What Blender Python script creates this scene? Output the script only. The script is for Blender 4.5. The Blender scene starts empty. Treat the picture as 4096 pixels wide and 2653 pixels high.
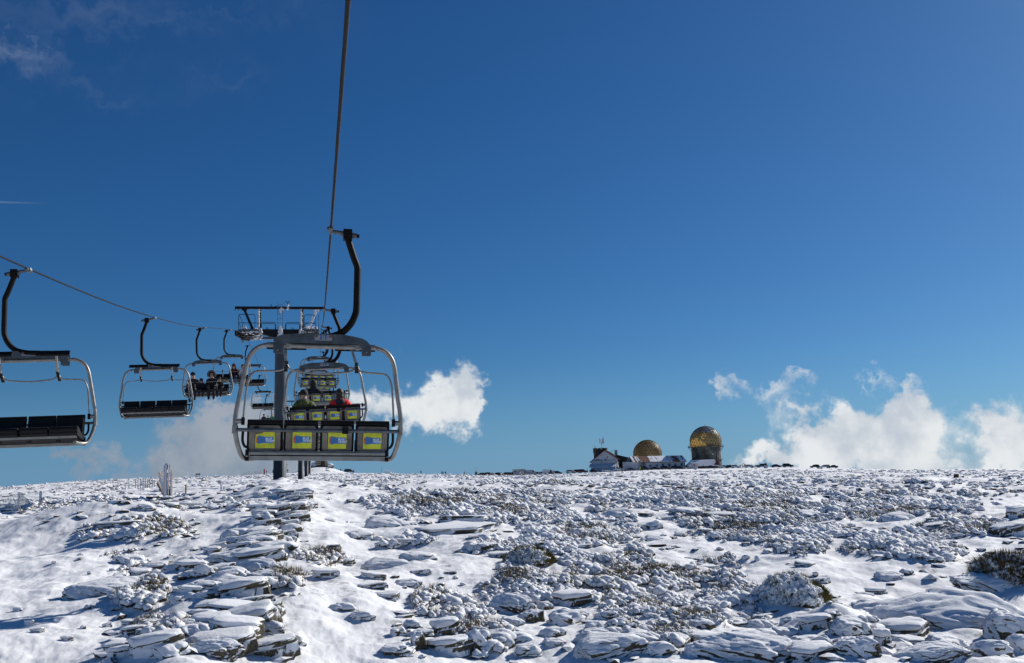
import bpy, bmesh, math, random
import numpy as np
from mathutils import Vector, Matrix

scene = bpy.context.scene
COL = scene.collection
R = math.radians
rnd = random.Random(11)

# ------------------------------------------------------------------ camera
F = 3982.0                      # focal length in photograph pixels (35 mm on 36 mm, 4096 px)
EYE = 6.0
PITCH, YAW, ROLL = R(9.05), R(11.15), R(1.5)
_f = Vector((math.sin(YAW)*math.cos(PITCH), math.cos(YAW)*math.cos(PITCH), math.sin(PITCH)))
_r0 = Vector((math.cos(YAW), -math.sin(YAW), 0))
_u0 = _r0.cross(_f)
_r = _r0*math.cos(ROLL) - _u0*math.sin(ROLL)
_u = _u0*math.cos(ROLL) + _r0*math.sin(ROLL)
cam_d = bpy.data.cameras.new('camera')
cam = bpy.data.objects.new('camera', cam_d)
COL.objects.link(cam)
cam_d.lens = 35.0; cam_d.sensor_width = 36.0; cam_d.sensor_fit = 'HORIZONTAL'
cam_d.clip_start = 0.1; cam_d.clip_end = 20000
m = Matrix((_r, _u, -_f)).transposed().to_4x4()
m.translation = (0, 0, EYE)
cam.matrix_world = m
scene.camera = cam

def ray(px, py):
    return (_f + _r*((px-2048)/F) - _u*((py-1326.5)/F)).normalized()
def at(px, py, dist):
    """point on the sight line at horizontal distance dist"""
    d = ray(px, py); k = dist/math.hypot(d.x, d.y)
    return Vector((d.x*k, d.y*k, EYE + d.z*k))
def proj(x, y, z):
    """world -> photograph pixels (numpy arrays allowed)"""
    zz = z-EYE
    c = x*_f.x + y*_f.y + zz*_f.z
    a = x*_r.x + y*_r.y + zz*_r.z
    b = x*_u.x + y*_u.y + zz*_u.z
    c = np.where(np.abs(c) < 1e-3, 1e-3, c)
    return 2048 + F*a/c, 1326.5 - F*b/c, c

# ------------------------------------------------------------------ sun, sky, exposure
SUN_AZ, SUN_EL = YAW + R(53), R(31)
sv = Vector((math.sin(SUN_AZ)*math.cos(SUN_EL), math.cos(SUN_AZ)*math.cos(SUN_EL), math.sin(SUN_EL)))
sd = bpy.data.lights.new('sun', 'SUN'); sd.energy = 4.25; sd.angle = R(0.53); sd.color = (1.0, 0.955, 0.885)
so = bpy.data.objects.new('sun', sd); COL.objects.link(so)
so.rotation_euler = (-sv).to_track_quat('-Z', 'Y').to_euler()
so.location = sv*50
scene.view_settings.view_transform = 'Standard'
scene.view_settings.look = 'None'
scene.view_settings.exposure = 0.28
scene.view_settings.gamma = 1.0
scene.view_settings.use_curve_mapping = False

world = bpy.data.worlds.new("World"); scene.world = world
world.use_nodes = True
def build_world():
    nt = world.node_tree; N = nt.nodes; L = nt.links
    N.clear()
    out = N.new('ShaderNodeOutputWorld')
    sky = N.new('ShaderNodeTexSky'); sky.sky_type = 'NISHITA'; sky.sun_disc = False
    sky.sun_elevation = SUN_EL; sky.sun_rotation = SUN_AZ
    sky.altitude = 3000; sky.air_density = 1.2; sky.dust_density = 5.2; sky.ozone_density = 4.0
    bg = N.new('ShaderNodeBackground'); bg.inputs['Strength'].default_value = 0.062
    hs = N.new('ShaderNodeHueSaturation'); hs.inputs['Saturation'].default_value = 1.22; hs.inputs['Value'].default_value = 1.0
    L.new(sky.outputs[0], hs.inputs['Color'])
    wb = N.new('ShaderNodeMix'); wb.data_type = 'RGBA'; wb.blend_type = 'MULTIPLY'; wb.inputs[0].default_value = 1.0
    wb.inputs[7].default_value = (0.44, 0.69, 0.85, 1)
    L.new(hs.outputs[0], wb.inputs[6])
    # ---- clouds: soft lumps in azimuth / elevation, broken by noise
    tc = N.new('ShaderNodeTexCoord')
    sep = N.new('ShaderNodeSeparateXYZ'); L.new(tc.outputs['Generated'], sep.inputs[0])
    def math_(op, a, b=None, c=None):
        n = N.new('ShaderNodeMath'); n.operation = op
        for k, v in enumerate((a, b, c)):
            if v is None: continue
            if isinstance(v, (int, float)): n.inputs[k].default_value = v
            else: L.new(v, n.inputs[k])
        return n.outputs[0]
    az = math_('ARCTAN2', sep.outputs[0], sep.outputs[1])
    el = math_('ARCSINE', sep.outputs[2])
    # thin blue haze low over the horizon
    hz_f = N.new('ShaderNodeMapRange'); hz_f.interpolation_type = 'SMOOTHSTEP'; L.new(el, hz_f.inputs[0])
    for k, q in zip((1, 2, 3, 4), (-0.02, 0.13, 0.62, 0.0)): hz_f.inputs[k].default_value = q
    hm = N.new('ShaderNodeMix'); hm.data_type = 'RGBA'; L.new(hz_f.outputs[0], hm.inputs[0]); L.new(wb.outputs[2], hm.inputs[6]); hm.inputs[7].default_value = (1.95, 4.3, 8.0, 1)
    L.new(hm.outputs[2], bg.inputs['Color'])
    def noise(scale, detail, rough, vec=None, lac=2.0):
        n = N.new('ShaderNodeTexNoise'); n.inputs['Scale'].default_value = scale
        n.inputs['Detail'].default_value = detail; n.inputs['Roughness'].default_value = rough
        n.inputs['Lacunarity'].default_value = lac
        L.new(vec if vec is not None else tc.outputs['Generated'], n.inputs['Vector'])
        return n
    # warp the coordinates
    w1 = noise(24, 6, 0.62); w2 = noise(75, 5, 0.6)
    def warp(coord, ch):
        s1 = N.new('ShaderNodeSeparateColor'); L.new(w1.outputs['Color'], s1.inputs[0])
        s2 = N.new('ShaderNodeSeparateColor'); L.new(w2.outputs['Color'], s2.inputs[0])
        a = math_('MULTIPLY_ADD', math_('SUBTRACT', s1.outputs[ch], 0.5), 0.12, coord)
        return math_('MULTIPLY_ADD', math_('SUBTRACT', s2.outputs[ch], 0.5), 0.035, a)
    azw, elw = warp(az, 0), warp(el, 1)
    cv = N.new('ShaderNodeCombineXYZ'); L.new(azw, cv.inputs[0]); L.new(elw, cv.inputs[1])
    def blobs(lst):
        tot = None
        for (px, py, rx, ry, amp) in lst:
            d = ray(px, py)
            a0 = math.atan2(d.x, d.y); e0 = math.asin(d.z)
            vm = N.new('ShaderNodeVectorMath'); vm.operation = 'SUBTRACT'
            L.new(cv.outputs[0], vm.inputs[0]); vm.inputs[1].default_value = (a0, e0, 0)
            vs = N.new('ShaderNodeVectorMath'); vs.operation = 'MULTIPLY'
            L.new(vm.outputs[0], vs.inputs[0]); vs.inputs[1].default_value = (F/rx, F/ry, 0)
            ln = N.new('ShaderNodeVectorMath'); ln.operation = 'DOT_PRODUCT'
            L.new(vs.outputs[0], ln.inputs[0]); L.new(vs.outputs[0], ln.inputs[1])
            g = math_('MULTIPLY', math_('POWER', 2.718, math_('MULTIPLY', ln.outputs['Value'], -1.0)), amp)
            tot = g if tot is None else math_('ADD', tot, g)
        return tot
    def smooth(v, lo, hi):
        mr = N.new('ShaderNodeMapRange'); mr.interpolation_type = 'SMOOTHSTEP'
        L.new(v, mr.inputs[0]); mr.inputs[1].default_value = lo; mr.inputs[2].default_value = hi
        return mr.outputs[0]
    nz = noise(30, 9, 0.54)
    nd = math_('SUBTRACT', nz.outputs[0], 0.5)
    white = blobs(CLOUD_WHITE)
    grey = blobs(CLOUD_GREY)
    a_w = math_('MULTIPLY', smooth(math_('MULTIPLY_ADD', nd, 1.45, white), 0.16, 1.15), smooth(white, 0.04, 0.35))
    a_g = math_('MULTIPLY', math_('MULTIPLY', smooth(math_('MULTIPLY_ADD', nd, 0.8, grey), 0.22, 1.05), smooth(grey, 0.03, 0.25)), 0.88)
    # cirrus streaks, stretched along azimuth
    mp = N.new('ShaderNodeMapping'); mp.inputs['Scale'].default_value = (1.0, 3.2, 1)
    L.new(cv.outputs[0], mp.inputs[0])
    nc = noise(7, 7, 0.55, mp.outputs[0])
    cir = blobs(CLOUD_CIRRUS)
    a_c = math_('MULTIPLY', math_('MULTIPLY', smooth(nc.outputs[0], 0.36, 0.72), cir), 0.15)
    # contrail: thin straight line
    c0, c1 = ray(-300, 797), ray(240, 815)
    A0, E0, A1, E1 = math.atan2(c0.x, c0.y), math.asin(c0.z), math.atan2(c1.x, c1.y), math.asin(c1.z)
    sl = (E1-E0)/(A1-A0)
    dv = math_('ABSOLUTE', math_('SUBTRACT', el, math_('MULTIPLY_ADD', math_('SUBTRACT', az, A0), sl, E0)))
    line = math_('SUBTRACT', 1.0, smooth(dv, 0.0003, 0.0013))
    along = math_('SUBTRACT', 1.0, smooth(az, A1-0.07, A1))
    a_t = math_('MULTIPLY', math_('MULTIPLY', line, along), 0.2)
    # colours of the clouds
    shade = noise(16, 5, 0.55)
    def mixc(fac, a, b):
        n = N.new('ShaderNodeMix'); n.data_type = 'RGBA'
        L.new(fac, n.inputs[0]); n.inputs[6].default_value = (*a, 1); n.inputs[7].default_value = (*b, 1)
        return n.outputs[2]
    cw = mixc(smooth(math_('MULTIPLY_ADD', nd, 0.9, shade.outputs[0]), 0.30, 0.68), (0.44, 0.49, 0.55), (0.65, 0.675, 0.69))
    cg = mixc(smooth(shade.outputs[0], 0.34, 0.64), (0.20, 0.245, 0.31), (0.31, 0.335, 0.375))
    def bgn(colsock, s=1.0):
        b = N.new('ShaderNodeBackground'); b.inputs['Strength'].default_value = s
        if isinstance(colsock, tuple): b.inputs['Color'].default_value = (*colsock, 1)
        else: L.new(colsock, b.inputs['Color'])
        return b.outputs[0]
    cur = bg.outputs[0]
    for a, c in ((a_c, bgn((0.22, 0.27, 0.38))), (a_t, bgn((0.33, 0.40, 0.52))), (a_g, bgn(cg)), (a_w, bgn(cw))):
        mx = N.new('ShaderNodeMixShader'); L.new(a, mx.inputs[0]); L.new(cur, mx.inputs[1]); L.new(c, mx.inputs[2])
        cur = mx.outputs[0]
    L.new(cur, out.inputs['Surface'])
CLOUD_WHITE = [
 (3480,1800,230,100,1.05), (3330,1740,130,110,.9), (3200,1690,110,60,.7), (3620,1690,110,110,.95), (3640,1810,120,100,.9),
 (3560,1570,80,45,.75), (3450,1640,100,50,.5), (3060,1580,90,60,.62), (3190,1545,70,40,.5), (2915,1570,40,60,.5), (3500,1490,60,22,.4),
 (3180,1830,240,50,.62), (3000,1880,140,36,.4), (3330,1860,260,40,.9), (4020,1770,95,100,1.0), (4150,1800,180,160,1.0), (4010,1875,110,40,.85),
 (1790,1580,110,85,1.05), (1700,1670,150,85,.95), (1560,1640,130,85,.8), (1850,1650,60,70,.6), (1430,1600,110,80,.6),
 (2800,1720,60,40,.25),
]
CLOUD_GREY = [
 (820,1800,210,110,1.0), (930,1700,130,90,.95), (1090,1780,160,140,.9), (1300,1700,200,110,.8), (700,1870,150,50,.8), (1100,1880,160,50,.6),
 (330,1800,110,50,.55), (250,1790,70,40,.4), (400,1860,120,50,.5), (40,1890,90,30,.2),
]
CLOUD_CIRRUS = [
 (90,200,150,75,1.6), (-60,180,170,110,1.2), (500,40,560,70,.9), (1000,20,300,60,.6), (250,340,250,50,.6), (900,330,140,45,.7), (560,280,130,40,.5),
]
build_world()
# ------------------------------------------------------------------ helpers
def tag(o, label=None, cat=None, group=None, kind=None):
    if label: o['label'] = label
    if cat: o['category'] = cat
    if group: o['group'] = group
    if kind: o['kind'] = kind
    return o
def empty(name, loc=(0, 0, 0), rz=0.0, label=None, cat=None, group=None):
    o = bpy.data.objects.new(name, None); COL.objects.link(o)
    o.empty_display_size = 0.3
    o.location = loc; o.rotation_euler = (0, 0, rz)
    return tag(o, label, cat, group)
def dup(o, parent=None):
    c = o.copy(); COL.objects.link(c)
    c.parent = parent
    for ch in [k for k in bpy.data.objects if k.parent == o]:
        dup(ch, c)
    return c
def link(name, me, parent=None):
    o = bpy.data.objects.new(name, me); COL.objects.link(o)
    o.parent = parent
    return o

class MB:
    """collects simple shapes and links them as one mesh object"""
    def __init__(s):
        s.v = []; s.f = []; s.m = []; s.s = []
    def add(s, verts, faces, mi=0, smooth=False):
        b = len(s.v)
        s.v += [tuple(p) for p in verts]
        for fc in faces:
            s.f.append(tuple(b+i for i in fc)); s.m.append(mi); s.s.append(smooth)
        return s
    def box(s, c, size, mi=0, rot=None, taper=None):
        hx, hy, hz = size[0]/2, size[1]/2, size[2]/2
        P = []
        for z in (-1, 1):
            k = 1.0 if (taper is None or z < 0) else taper
            for (x, y) in ((-1, -1), (1, -1), (1, 1), (-1, 1)):
                P.append(Vector((x*hx*k, y*hy*k, z*hz)))
        if rot is not None:
            P = [rot @ p for p in P]
        P = [p+Vector(c) for p in P]
        return s.add(P, [(3, 2, 1, 0), (4, 5, 6, 7), (0, 1, 5, 4), (1, 2, 6, 5), (2, 3, 7, 6), (3, 0, 4, 7)], mi)
    def bar(s, a, b, w, h=None, mi=0):
        """square bar between two points"""
        a, b = Vector(a), Vector(b); d = b-a
        q = d.to_track_quat('Z', 'Y').to_matrix()
        return s.box((a+b)/2, (w, h or w, d.length), mi, q)
    def tube(s, pts, r, n=10, mi=0, smooth=True, curve=0, cap=True, rr=None):
        P = [Vector(p) for p in pts]
        if curve and len(P) > 2:
            Q = []; RR = []
            for i in range(len(P)-1):
                p0 = P[max(i-1, 0)]; p1 = P[i]; p2 = P[i+1]; p3 = P[min(i+2, len(P)-1)]
                for k in range(curve):
                    t = k/curve
                    Q.append(0.5*((2*p1)+(p2-p0)*t+(2*p0-5*p1+4*p2-p3)*t*t+(3*p1-p0-3*p2+p3)*t**3))
                    if rr: RR.append(rr[i]*(1-t)+rr[i+1]*t)
            Q.append(P[-1]); P = Q
            if rr: RR.append(rr[-1]); rr = RR
        T = []
        for i in range(len(P)):
            t = (P[min(i+1, len(P)-1)]-P[max(i-1, 0)])
            T.append(t.normalized() if t.length > 1e-9 else Vector((0, 0, 1)))
        up = Vector((0, 0, 1)) if abs(T[0].z) < 0.9 else Vector((0, 1, 0))
        nrm = (up - T[0]*up.dot(T[0])).normalized()
        V = []
        for i, p in enumerate(P):
            nrm = (nrm - T[i]*nrm.dot(T[i]))
            nrm = nrm.normalized() if nrm.length > 1e-6 else T[i].orthogonal().normalized()
            bn = T[i].cross(nrm)
            k = rr[i] if rr else r
            for j in range(n):
                a = 2*math.pi*j/n
                V.append(p + nrm*(math.cos(a)*k) + bn*(math.sin(a)*k))
        Fc = []
        for i in range(len(P)-1):
            for j in range(n):
                a, b = i*n+j, i*n+(j+1) % n
                Fc.append((a, b, b+n, a+n))
        s.add(V, Fc, mi, smooth)
        if cap:
            s.add(V[:n], [tuple(range(n))[::-1]], mi); s.add(V[-n:], [tuple(range(n))], mi)
        return s
    def prism(s, outline, y0, y1, mi=0, axis='Y', mi_side=None):
        """outline: list of (x, z), counter-clockwise seen from -Y; extruded along y"""
        n = len(outline)
        if axis == 'Y':
            A = [(x, y0, z) for x, z in outline]; B = [(x, y1, z) for x, z in outline]
        elif axis == 'X':
            A = [(y0, x, z) for x, z in outline]; B = [(y1, x, z) for x, z in outline]
        else:
            A = [(x, z, y0) for x, z in outline]; B = [(x, z, y1) for x, z in outline]
        s.add(A, [tuple(range(n))], mi); s.add(B, [tuple(range(n))[::-1]], mi)
        s.add(A+B, [((i+1) % n, i, i+n, (i+1) % n+n) for i in range(n)], mi if mi_side is None else mi_side)
        return s
    def lathe(s, prof, n=24, c=(0, 0, 0), mi=0, smooth=True, cap=True):
        V = []
        for (r, z) in prof:
            for j in range(n):
                a = 2*math.pi*j/n
                V.append((c[0]+r*math.cos(a), c[1]+r*math.sin(a), c[2]+z))
        Fc = []
        for i in range(len(prof)-1):
            for j in range(n):
                a, b = i*n+j, i*n+(j+1) % n
                Fc.append((a, b, b+n, a+n))
        s.add(V, Fc, mi, smooth)
        if cap:
            s.add(V[:n], [tuple(range(n))[::-1]], mi); s.add(V[-n:], [tuple(range(n))], mi)
        return s
    def blob(s, c, rad, mi=0, sub=1, jit=0.15, rg=None, smooth=True):
        V, Fc = ICO[sub]
        g = rg or rnd
        s.add([(c[0]+v[0]*rad[0]*(1+g.uniform(-jit, jit)), c[1]+v[1]*rad[1]*(1+g.uniform(-jit, jit)), c[2]+v[2]*rad[2]*(1+g.uniform(-jit, jit))) for v in V], Fc, mi, smooth)
        return s
    def text(s, body, size, origin, mi=0, shear=0.0, off=0.0, axis='XZ', align='CENTER', flip=False):
        cu = bpy.data.curves.new('tmp', 'FONT'); cu.body = body; cu.size = size; cu.shear = shear; cu.offset = off
        cu.align_x = align; cu.align_y = 'CENTER'; cu.resolution_u = 3; cu.extrude = 0.0; cu.space_line = 0.85
        ob = bpy.data.objects.new('tmp', cu); COL.objects.link(ob)
        dg = bpy.context.evaluated_depsgraph_get()
        me = bpy.data.meshes.new_from_object(ob.evaluated_get(dg))
        vs = [(origin[0]+(-v.co.x if flip else v.co.x), origin[1], origin[2]+v.co.y) for v in me.vertices]
        s.add(vs, [tuple(p.vertices) for p in me.polygons], mi)
        bpy.data.objects.remove(ob); bpy.data.meshes.remove(me); bpy.data.curves.remove(cu)
        return s
    def mesh(s, name, mats):
        me = bpy.data.meshes.new(name)
        me.from_pydata(s.v, [], s.f)
        for mt in (mats if isinstance(mats, (list, tuple)) else [mats]): me.materials.append(mt)
        me.polygons.foreach_set('material_index', s.m)
        me.polygons.foreach_set('use_smooth', s.s)
        me.update()
        return me
    def build(s, name, mats, parent=None):
        return link(name, s.mesh(name, mats), parent)

def _ico(sub):
    bm = bmesh.new(); bmesh.ops.create_icosphere(bm, subdivisions=sub, radius=1.0)
    bm.verts.ensure_lookup_table()
    V = [tuple(v.co) for v in bm.verts]; Fc = [tuple(v.index for v in f.verts) for f in bm.faces]
    bm.free(); return V, Fc
ICO = {1: _ico(1), 2: _ico(2), 3: _ico(3)}

# ------------------------------------------------------------------ materials
MATS = {}
def mat(name, col, rough=0.6, metal=0.0, var=0.12, scale=6.0, bump=0.0, bscale=40.0, col2=None, spec=0.5):
    if name in MATS: return MATS[name]
    mt = bpy.data.materials.new(name); mt.use_nodes = True
    nt = mt.node_tree; N, L = nt.nodes, nt.links
    b = N['Principled BSDF']
    b.inputs['Roughness'].default_value = rough; b.inputs['Metallic'].default_value = metal
    b.inputs['Specular IOR Level'].default_value = spec
    tc = N.new('ShaderNodeTexCoord')
    nz = N.new('ShaderNodeTexNoise'); nz.inputs['Scale'].default_value = scale; nz.inputs['Detail'].default_value = 5
    L.new(tc.outputs['Object'], nz.inputs['Vector'])
    mx = N.new('ShaderNodeMix'); mx.data_type = 'RGBA'
    c2 = col2 or tuple(max(0, c*(1-2*var)) for c in col)
    c1 = col if col2 else tuple(min(1, c*(1+var)) for c in col)
    mr = N.new('ShaderNodeMapRange'); mr.inputs[1].default_value = 0.32; mr.inputs[2].default_value = 0.68
    L.new(nz.outputs[0], mr.inputs[0]); L.new(mr.outputs[0], mx.inputs[0])
    mx.inputs[6].default_value = (*c2, 1); mx.inputs[7].default_value = (*c1, 1)
    L.new(mx.outputs[2], b.inputs['Base Color'])
    if bump:
        n2 = N.new('ShaderNodeTexNoise'); n2.inputs['Scale'].default_value = bscale; n2.inputs['Detail'].default_value = 4
        L.new(tc.outputs['Object'], n2.inputs['Vector'])
        bp = N.new('ShaderNodeBump'); bp.inputs['Strength'].default_value = bump; bp.inputs['Distance'].default_value = 0.02
        L.new(n2.outputs[0], bp.inputs['Height']); L.new(bp.outputs[0], b.inputs['Normal'])
    MATS[name] = mt
    return mt

def mat_snowy(name, base, base2, snow_dir=(-0.35, -0.45, 0.82), lo=0.15, hi=0.45, nscale=3.0, namp=0.7, snow=(0.86, 0.87, 0.89), world=True, rough=0.85, fine=18.0):
    """bare material where the surface turns away from where the snow was blown, snow elsewhere"""
    if name in MATS: return MATS[name]
    mt = bpy.data.materials.new(name); mt.use_nodes = True
    nt = mt.node_tree; N, L = nt.nodes, nt.links
    b = N['Principled BSDF']; b.inputs['Roughness'].default_value = rough
    geo = N.new('ShaderNodeNewGeometry')
    dp = N.new('ShaderNodeVectorMath'); dp.operation = 'DOT_PRODUCT'
    L.new(geo.outputs['Normal'], dp.inputs[0]); dp.inputs[1].default_value = Vector(snow_dir).normalized()
    nz = N.new('ShaderNodeTexNoise'); nz.inputs['Scale'].default_value = nscale; nz.inputs['Detail'].default_value = 8; nz.inputs['Roughness'].default_value = 0.65
    L.new(geo.outputs['Position'], nz.inputs['Vector'])
    s = N.new('ShaderNodeMath'); s.operation = 'SUBTRACT'; L.new(nz.outputs[0], s.inputs[0]); s.inputs[1].default_value = 0.5
    a = N.new('ShaderNodeMath'); a.operation = 'MULTIPLY_ADD'; L.new(s.outputs[0], a.inputs[0]); a.inputs[1].default_value = namp*2; L.new(dp.outputs['Value'], a.inputs[2])
    mr = N.new('ShaderNodeMapRange'); mr.interpolation_type = 'SMOOTHSTEP'; L.new(a.outputs[0], mr.inputs[0]); mr.inputs[1].default_value = lo; mr.inputs[2].default_value = hi
    n2 = N.new('ShaderNodeTexNoise'); n2.inputs['Scale'].default_value = fine; n2.inputs['Detail'].default_value = 6
    L.new(geo.outputs['Position'], n2.inputs['Vector'])
    mr2 = N.new('ShaderNodeMapRange'); L.new(n2.outputs[0], mr2.inputs[0]); mr2.inputs[1].default_value = 0.35; mr2.inputs[2].default_value = 0.65
    m1 = N.new('ShaderNodeMix'); m1.data_type = 'RGBA'; L.new(mr2.outputs[0], m1.inputs[0]); m1.inputs[6].default_value = (*base, 1); m1.inputs[7].default_value = (*base2, 1)
    m2 = N.new('ShaderNodeMix'); m2.data_type = 'RGBA'; L.new(mr.outputs[0], m2.inputs[0]); L.new(m1.outputs[2], m2.inputs[6]); m2.inputs[7].default_value = (*snow, 1)
    L.new(m2.outputs[2], b.inputs['Base Color'])
    bp = N.new('ShaderNodeBump'); bp.inputs['Strength'].default_value = 0.35; bp.inputs['Distance'].default_value = 0.03
    L.new(n2.outputs[0], bp.inputs['Height']); L.new(bp.outputs[0], b.inputs['Normal'])
    MATS[name] = mt
    return mt

STEEL = mat('galvanised_tube', (0.27, 0.26, 0.24), 0.45, 0.5, 0.12, 9, 0.05)
ALU = mat('aluminium_rail', (0.30, 0.29, 0.26), 0.5, 0.3, 0.12, 7)
PLATE = mat('zinc_plate', (0.075, 0.095, 0.11), 0.55, 0.35, 0.22, 7)
BARGREY = mat('weathered_steel', (0.10, 0.115, 0.13), 0.5, 0.4, 0.2, 9)
DARK = mat('dark_brown_hanger_paint', (0.007, 0.005, 0.0045), 0.6, 0.0, 0.25, 8, spec=0.15)
BLACK = mat('black_rubber', (0.008, 0.008, 0.009), 0.7, 0.0, 0.2, 8, spec=0.2)
CUSHION = mat('black_seat_padding', (0.007, 0.007, 0.008), 0.65, 0.0, 0.25, 12, spec=0.25)
SHELL = mat('dirty_grey_plastic', (0.20, 0.175, 0.14), 0.6, 0.0, 0.28, 4, 0.1, 60)
YELLOW = mat('yellow_poster', (0.56, 0.60, 0.02), 0.55, 0, 0.13, 9)
BLUE = mat('blue_print', (0.015, 0.13, 0.36), 0.5, 0, 0.05, 5)
BLUE2 = mat('lighter_blue_print', (0.02, 0.18, 0.45), 0.5, 0, 0.05, 5)
RED = mat('red_print', (0.50, 0.05, 0.03), 0.5, 0, 0.08, 5)
WHITE = mat('white_print', (0.75, 0.77, 0.8), 0.5, 0, 0.03, 5)
PLATEWHITE = mat('number_plate_white', (0.22, 0.25, 0.27), 0.5, 0, 0.12, 10)
NUMBLUE = mat('number_blue', (0.02, 0.08, 0.35), 0.5, 0, 0.05, 5)
ORANGE = mat('orange_reflector', (0.20, 0.04, 0.015), 0.3, 0, 0.1, 5)
SNOW = mat('snow', (0.86, 0.87, 0.89), 0.8, 0, 0.02, 3, 0.3, 25)
RIME = mat('rime_ice', (0.72, 0.73, 0.76), 0.7, 0, 0.12, 14, 0.6, 50)
ROPE = mat('steel_rope', (0.012, 0.0115, 0.012), 0.7, 0.0, 0.3, 40, spec=0.2)
TOWERSTEEL = mat('tower_pole_steel', (0.045, 0.058, 0.072), 0.6, 0.2, 0.10, 1.2)
TOWERDARK = mat('tower_dark_steel', (0.009, 0.011, 0.014), 0.6, 0.0, 0.25, 3, spec=0.2)
ROCK = mat_snowy('snow_covered_granite', (0.028, 0.028, 0.019), (0.11, 0.092, 0.056), lo=0.36, hi=0.50, namp=0.95, nscale=3.0)
# ------------------------------------------------------------------ noise
def _h(ix, iy, seed):
    h = (ix.astype(np.int64)*374761393 + iy.astype(np.int64)*668265263 + seed*974634777) & 0xffffffff
    h = ((h ^ (h >> 13))*1274126177) & 0xffffffff
    return ((h ^ (h >> 16)) & 0xffff)/65535.0
def perlin(x, y, seed=0):
    xi = np.floor(x); yi = np.floor(y); fx = x-xi; fy = y-yi
    ux = fx*fx*fx*(fx*(fx*6-15)+10); uy = fy*fy*fy*(fy*(fy*6-15)+10)
    def g(dx, dy):
        a = _h(xi+dx, yi+dy, seed)*6.2831853
        return np.cos(a)*(fx-dx)+np.sin(a)*(fy-dy)
    a = g(0, 0)*(1-ux)+g(1, 0)*ux; b = g(0, 1)*(1-ux)+g(1, 1)*ux
    return (a*(1-uy)+b*uy)*1.5
def fbm(x, y, oct=4, seed=0, gain=0.5):
    s = 0; a = 1.0; t = 0
    for k in range(oct):
        s = s+a*perlin(x, y, seed+k*17); t += a; a *= gain; x = x*2.03+11.3; y = y*2.03-7.1
    return s/t
def sstep(a, b, x):
    t = np.clip((x-a)/(b-a), 0, 1); return t*t*(3-2*t)

# ------------------------------------------------------------------ shape of the hillside
TU = np.array([-3000, -1500, 0, 300, 600, 900, 1120, 1500, 1800, 2048, 2600, 3100, 3600, 4096, 5500, 7000.])
TR = [66, 100, 160, 260, 380, 480]
TY = np.array([
 [2080, 2060, 2032, 2018, 2004, 1982, 1946, 1952, 1950, 1947, 1946, 1948, 1950, 1955, 1960, 1960],
 [2060, 2040, 2008, 1995, 1982, 1962, 1938, 1932, 1930, 1928, 1926, 1926, 1924, 1926, 1930, 1930],
 [2010, 1995, 1985, 1968, 1952, 1938, 1925, 1919, 1917, 1915, 1911, 1908, 1905, 1903, 1905, 1905],
 [1985, 1975, 1962, 1940, 1926, 1916, 1908, 1905, 1906, 1908, 1900, 1894, 1892, 1890, 1890, 1890],
 [1970, 1955, 1951, 1927, 1913, 1908, 1898, 1897, 1903, 1906, 1888, 1880, 1884, 1882, 1887, 1887],
 [1965, 1950, 1949, 1925, 1912, 1907, 1892, 1893, 1902, 1905, 1878, 1867, 1879, 1876, 1885, 1885]])
def yh_of_u(u): return 1960 - math.tan(ROLL)*(u-2048)
# table in (azimuth relative to camera) x (log r)
_az = np.linspace(-math.pi, math.pi, 361)
_lr = np.linspace(0, math.log(2500), 240)
def _make_table():
    AZ, LR = np.meshgrid(_az, _lr, indexing='ij'); RR = np.exp(LR)
    x = RR*np.sin(AZ+YAW); y = RR*np.cos(AZ+YAW)
    plane = -5.6+0.1*np.clip(y, -40, 400)
    u = 2048+F*np.tan(np.clip(AZ, -1.1, 1.1))
    z = plane.copy()
    ang = []
    for k in range(len(TR)):
        yv = np.interp(u, TU, TY[k]); ang.append((yh_of_u(u)-yv)/F*np.cos(np.clip(AZ, -1.1, 1.1)))
    knots = [TR[k] for k in range(len(TR))]
    zs = [ang[k]*knots[k] for k in range(len(TR))]
    # after the crest the hill falls away
    knots += [700, 1200, 2500]; zs += [zs[-1]-4, zs[-1]-45, zs[-1]-160]
    z45 = -5.6+0.1*45*np.cos(AZ+YAW)
    prev_r, prev_z = 45.0, z45
    for kr, kz in zip(knots, zs):
        t = (RR-prev_r)/(kr-prev_r); s = (t >= 0) & (t <= 1)
        z = np.where(s, prev_z+(kz-prev_z)*t, z)
        prev_r, prev_z = kr, kz
    back = sstep(0.75, 1.3, np.abs(AZ))
    zb = -5.6+0.1*np.clip(y, -60, 60)-0.03*np.maximum(RR-100, 0)
    z = z*(1-back)+zb*back
    # soften the creases
    for _ in range(3):
        z[:, 1:-1] = 0.25*z[:, :-2]+0.5*z[:, 1:-1]+0.25*z[:, 2:]
    return z
_T = _make_table()
def base_z(x, y):
    r = np.maximum(np.hypot(x, y), 1.001); a = np.arctan2(x, y)-YAW
    a = (a+math.pi) % (2*math.pi)-math.pi
    fi = (a+math.pi)/(2*math.pi)*360; fj = np.log(r)/_lr[-1]*239
    i = np.clip(fi.astype(int), 0, 359); j = np.clip(fj.astype(int), 0, 238)
    ti = fi-i; tj = np.clip(fj-j, 0, 1)
    return (_T[i, j]*(1-ti)*(1-tj)+_T[i+1, j]*ti*(1-tj)+_T[i, j+1]*(1-ti)*tj+_T[i+1, j+1]*ti*tj)

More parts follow.
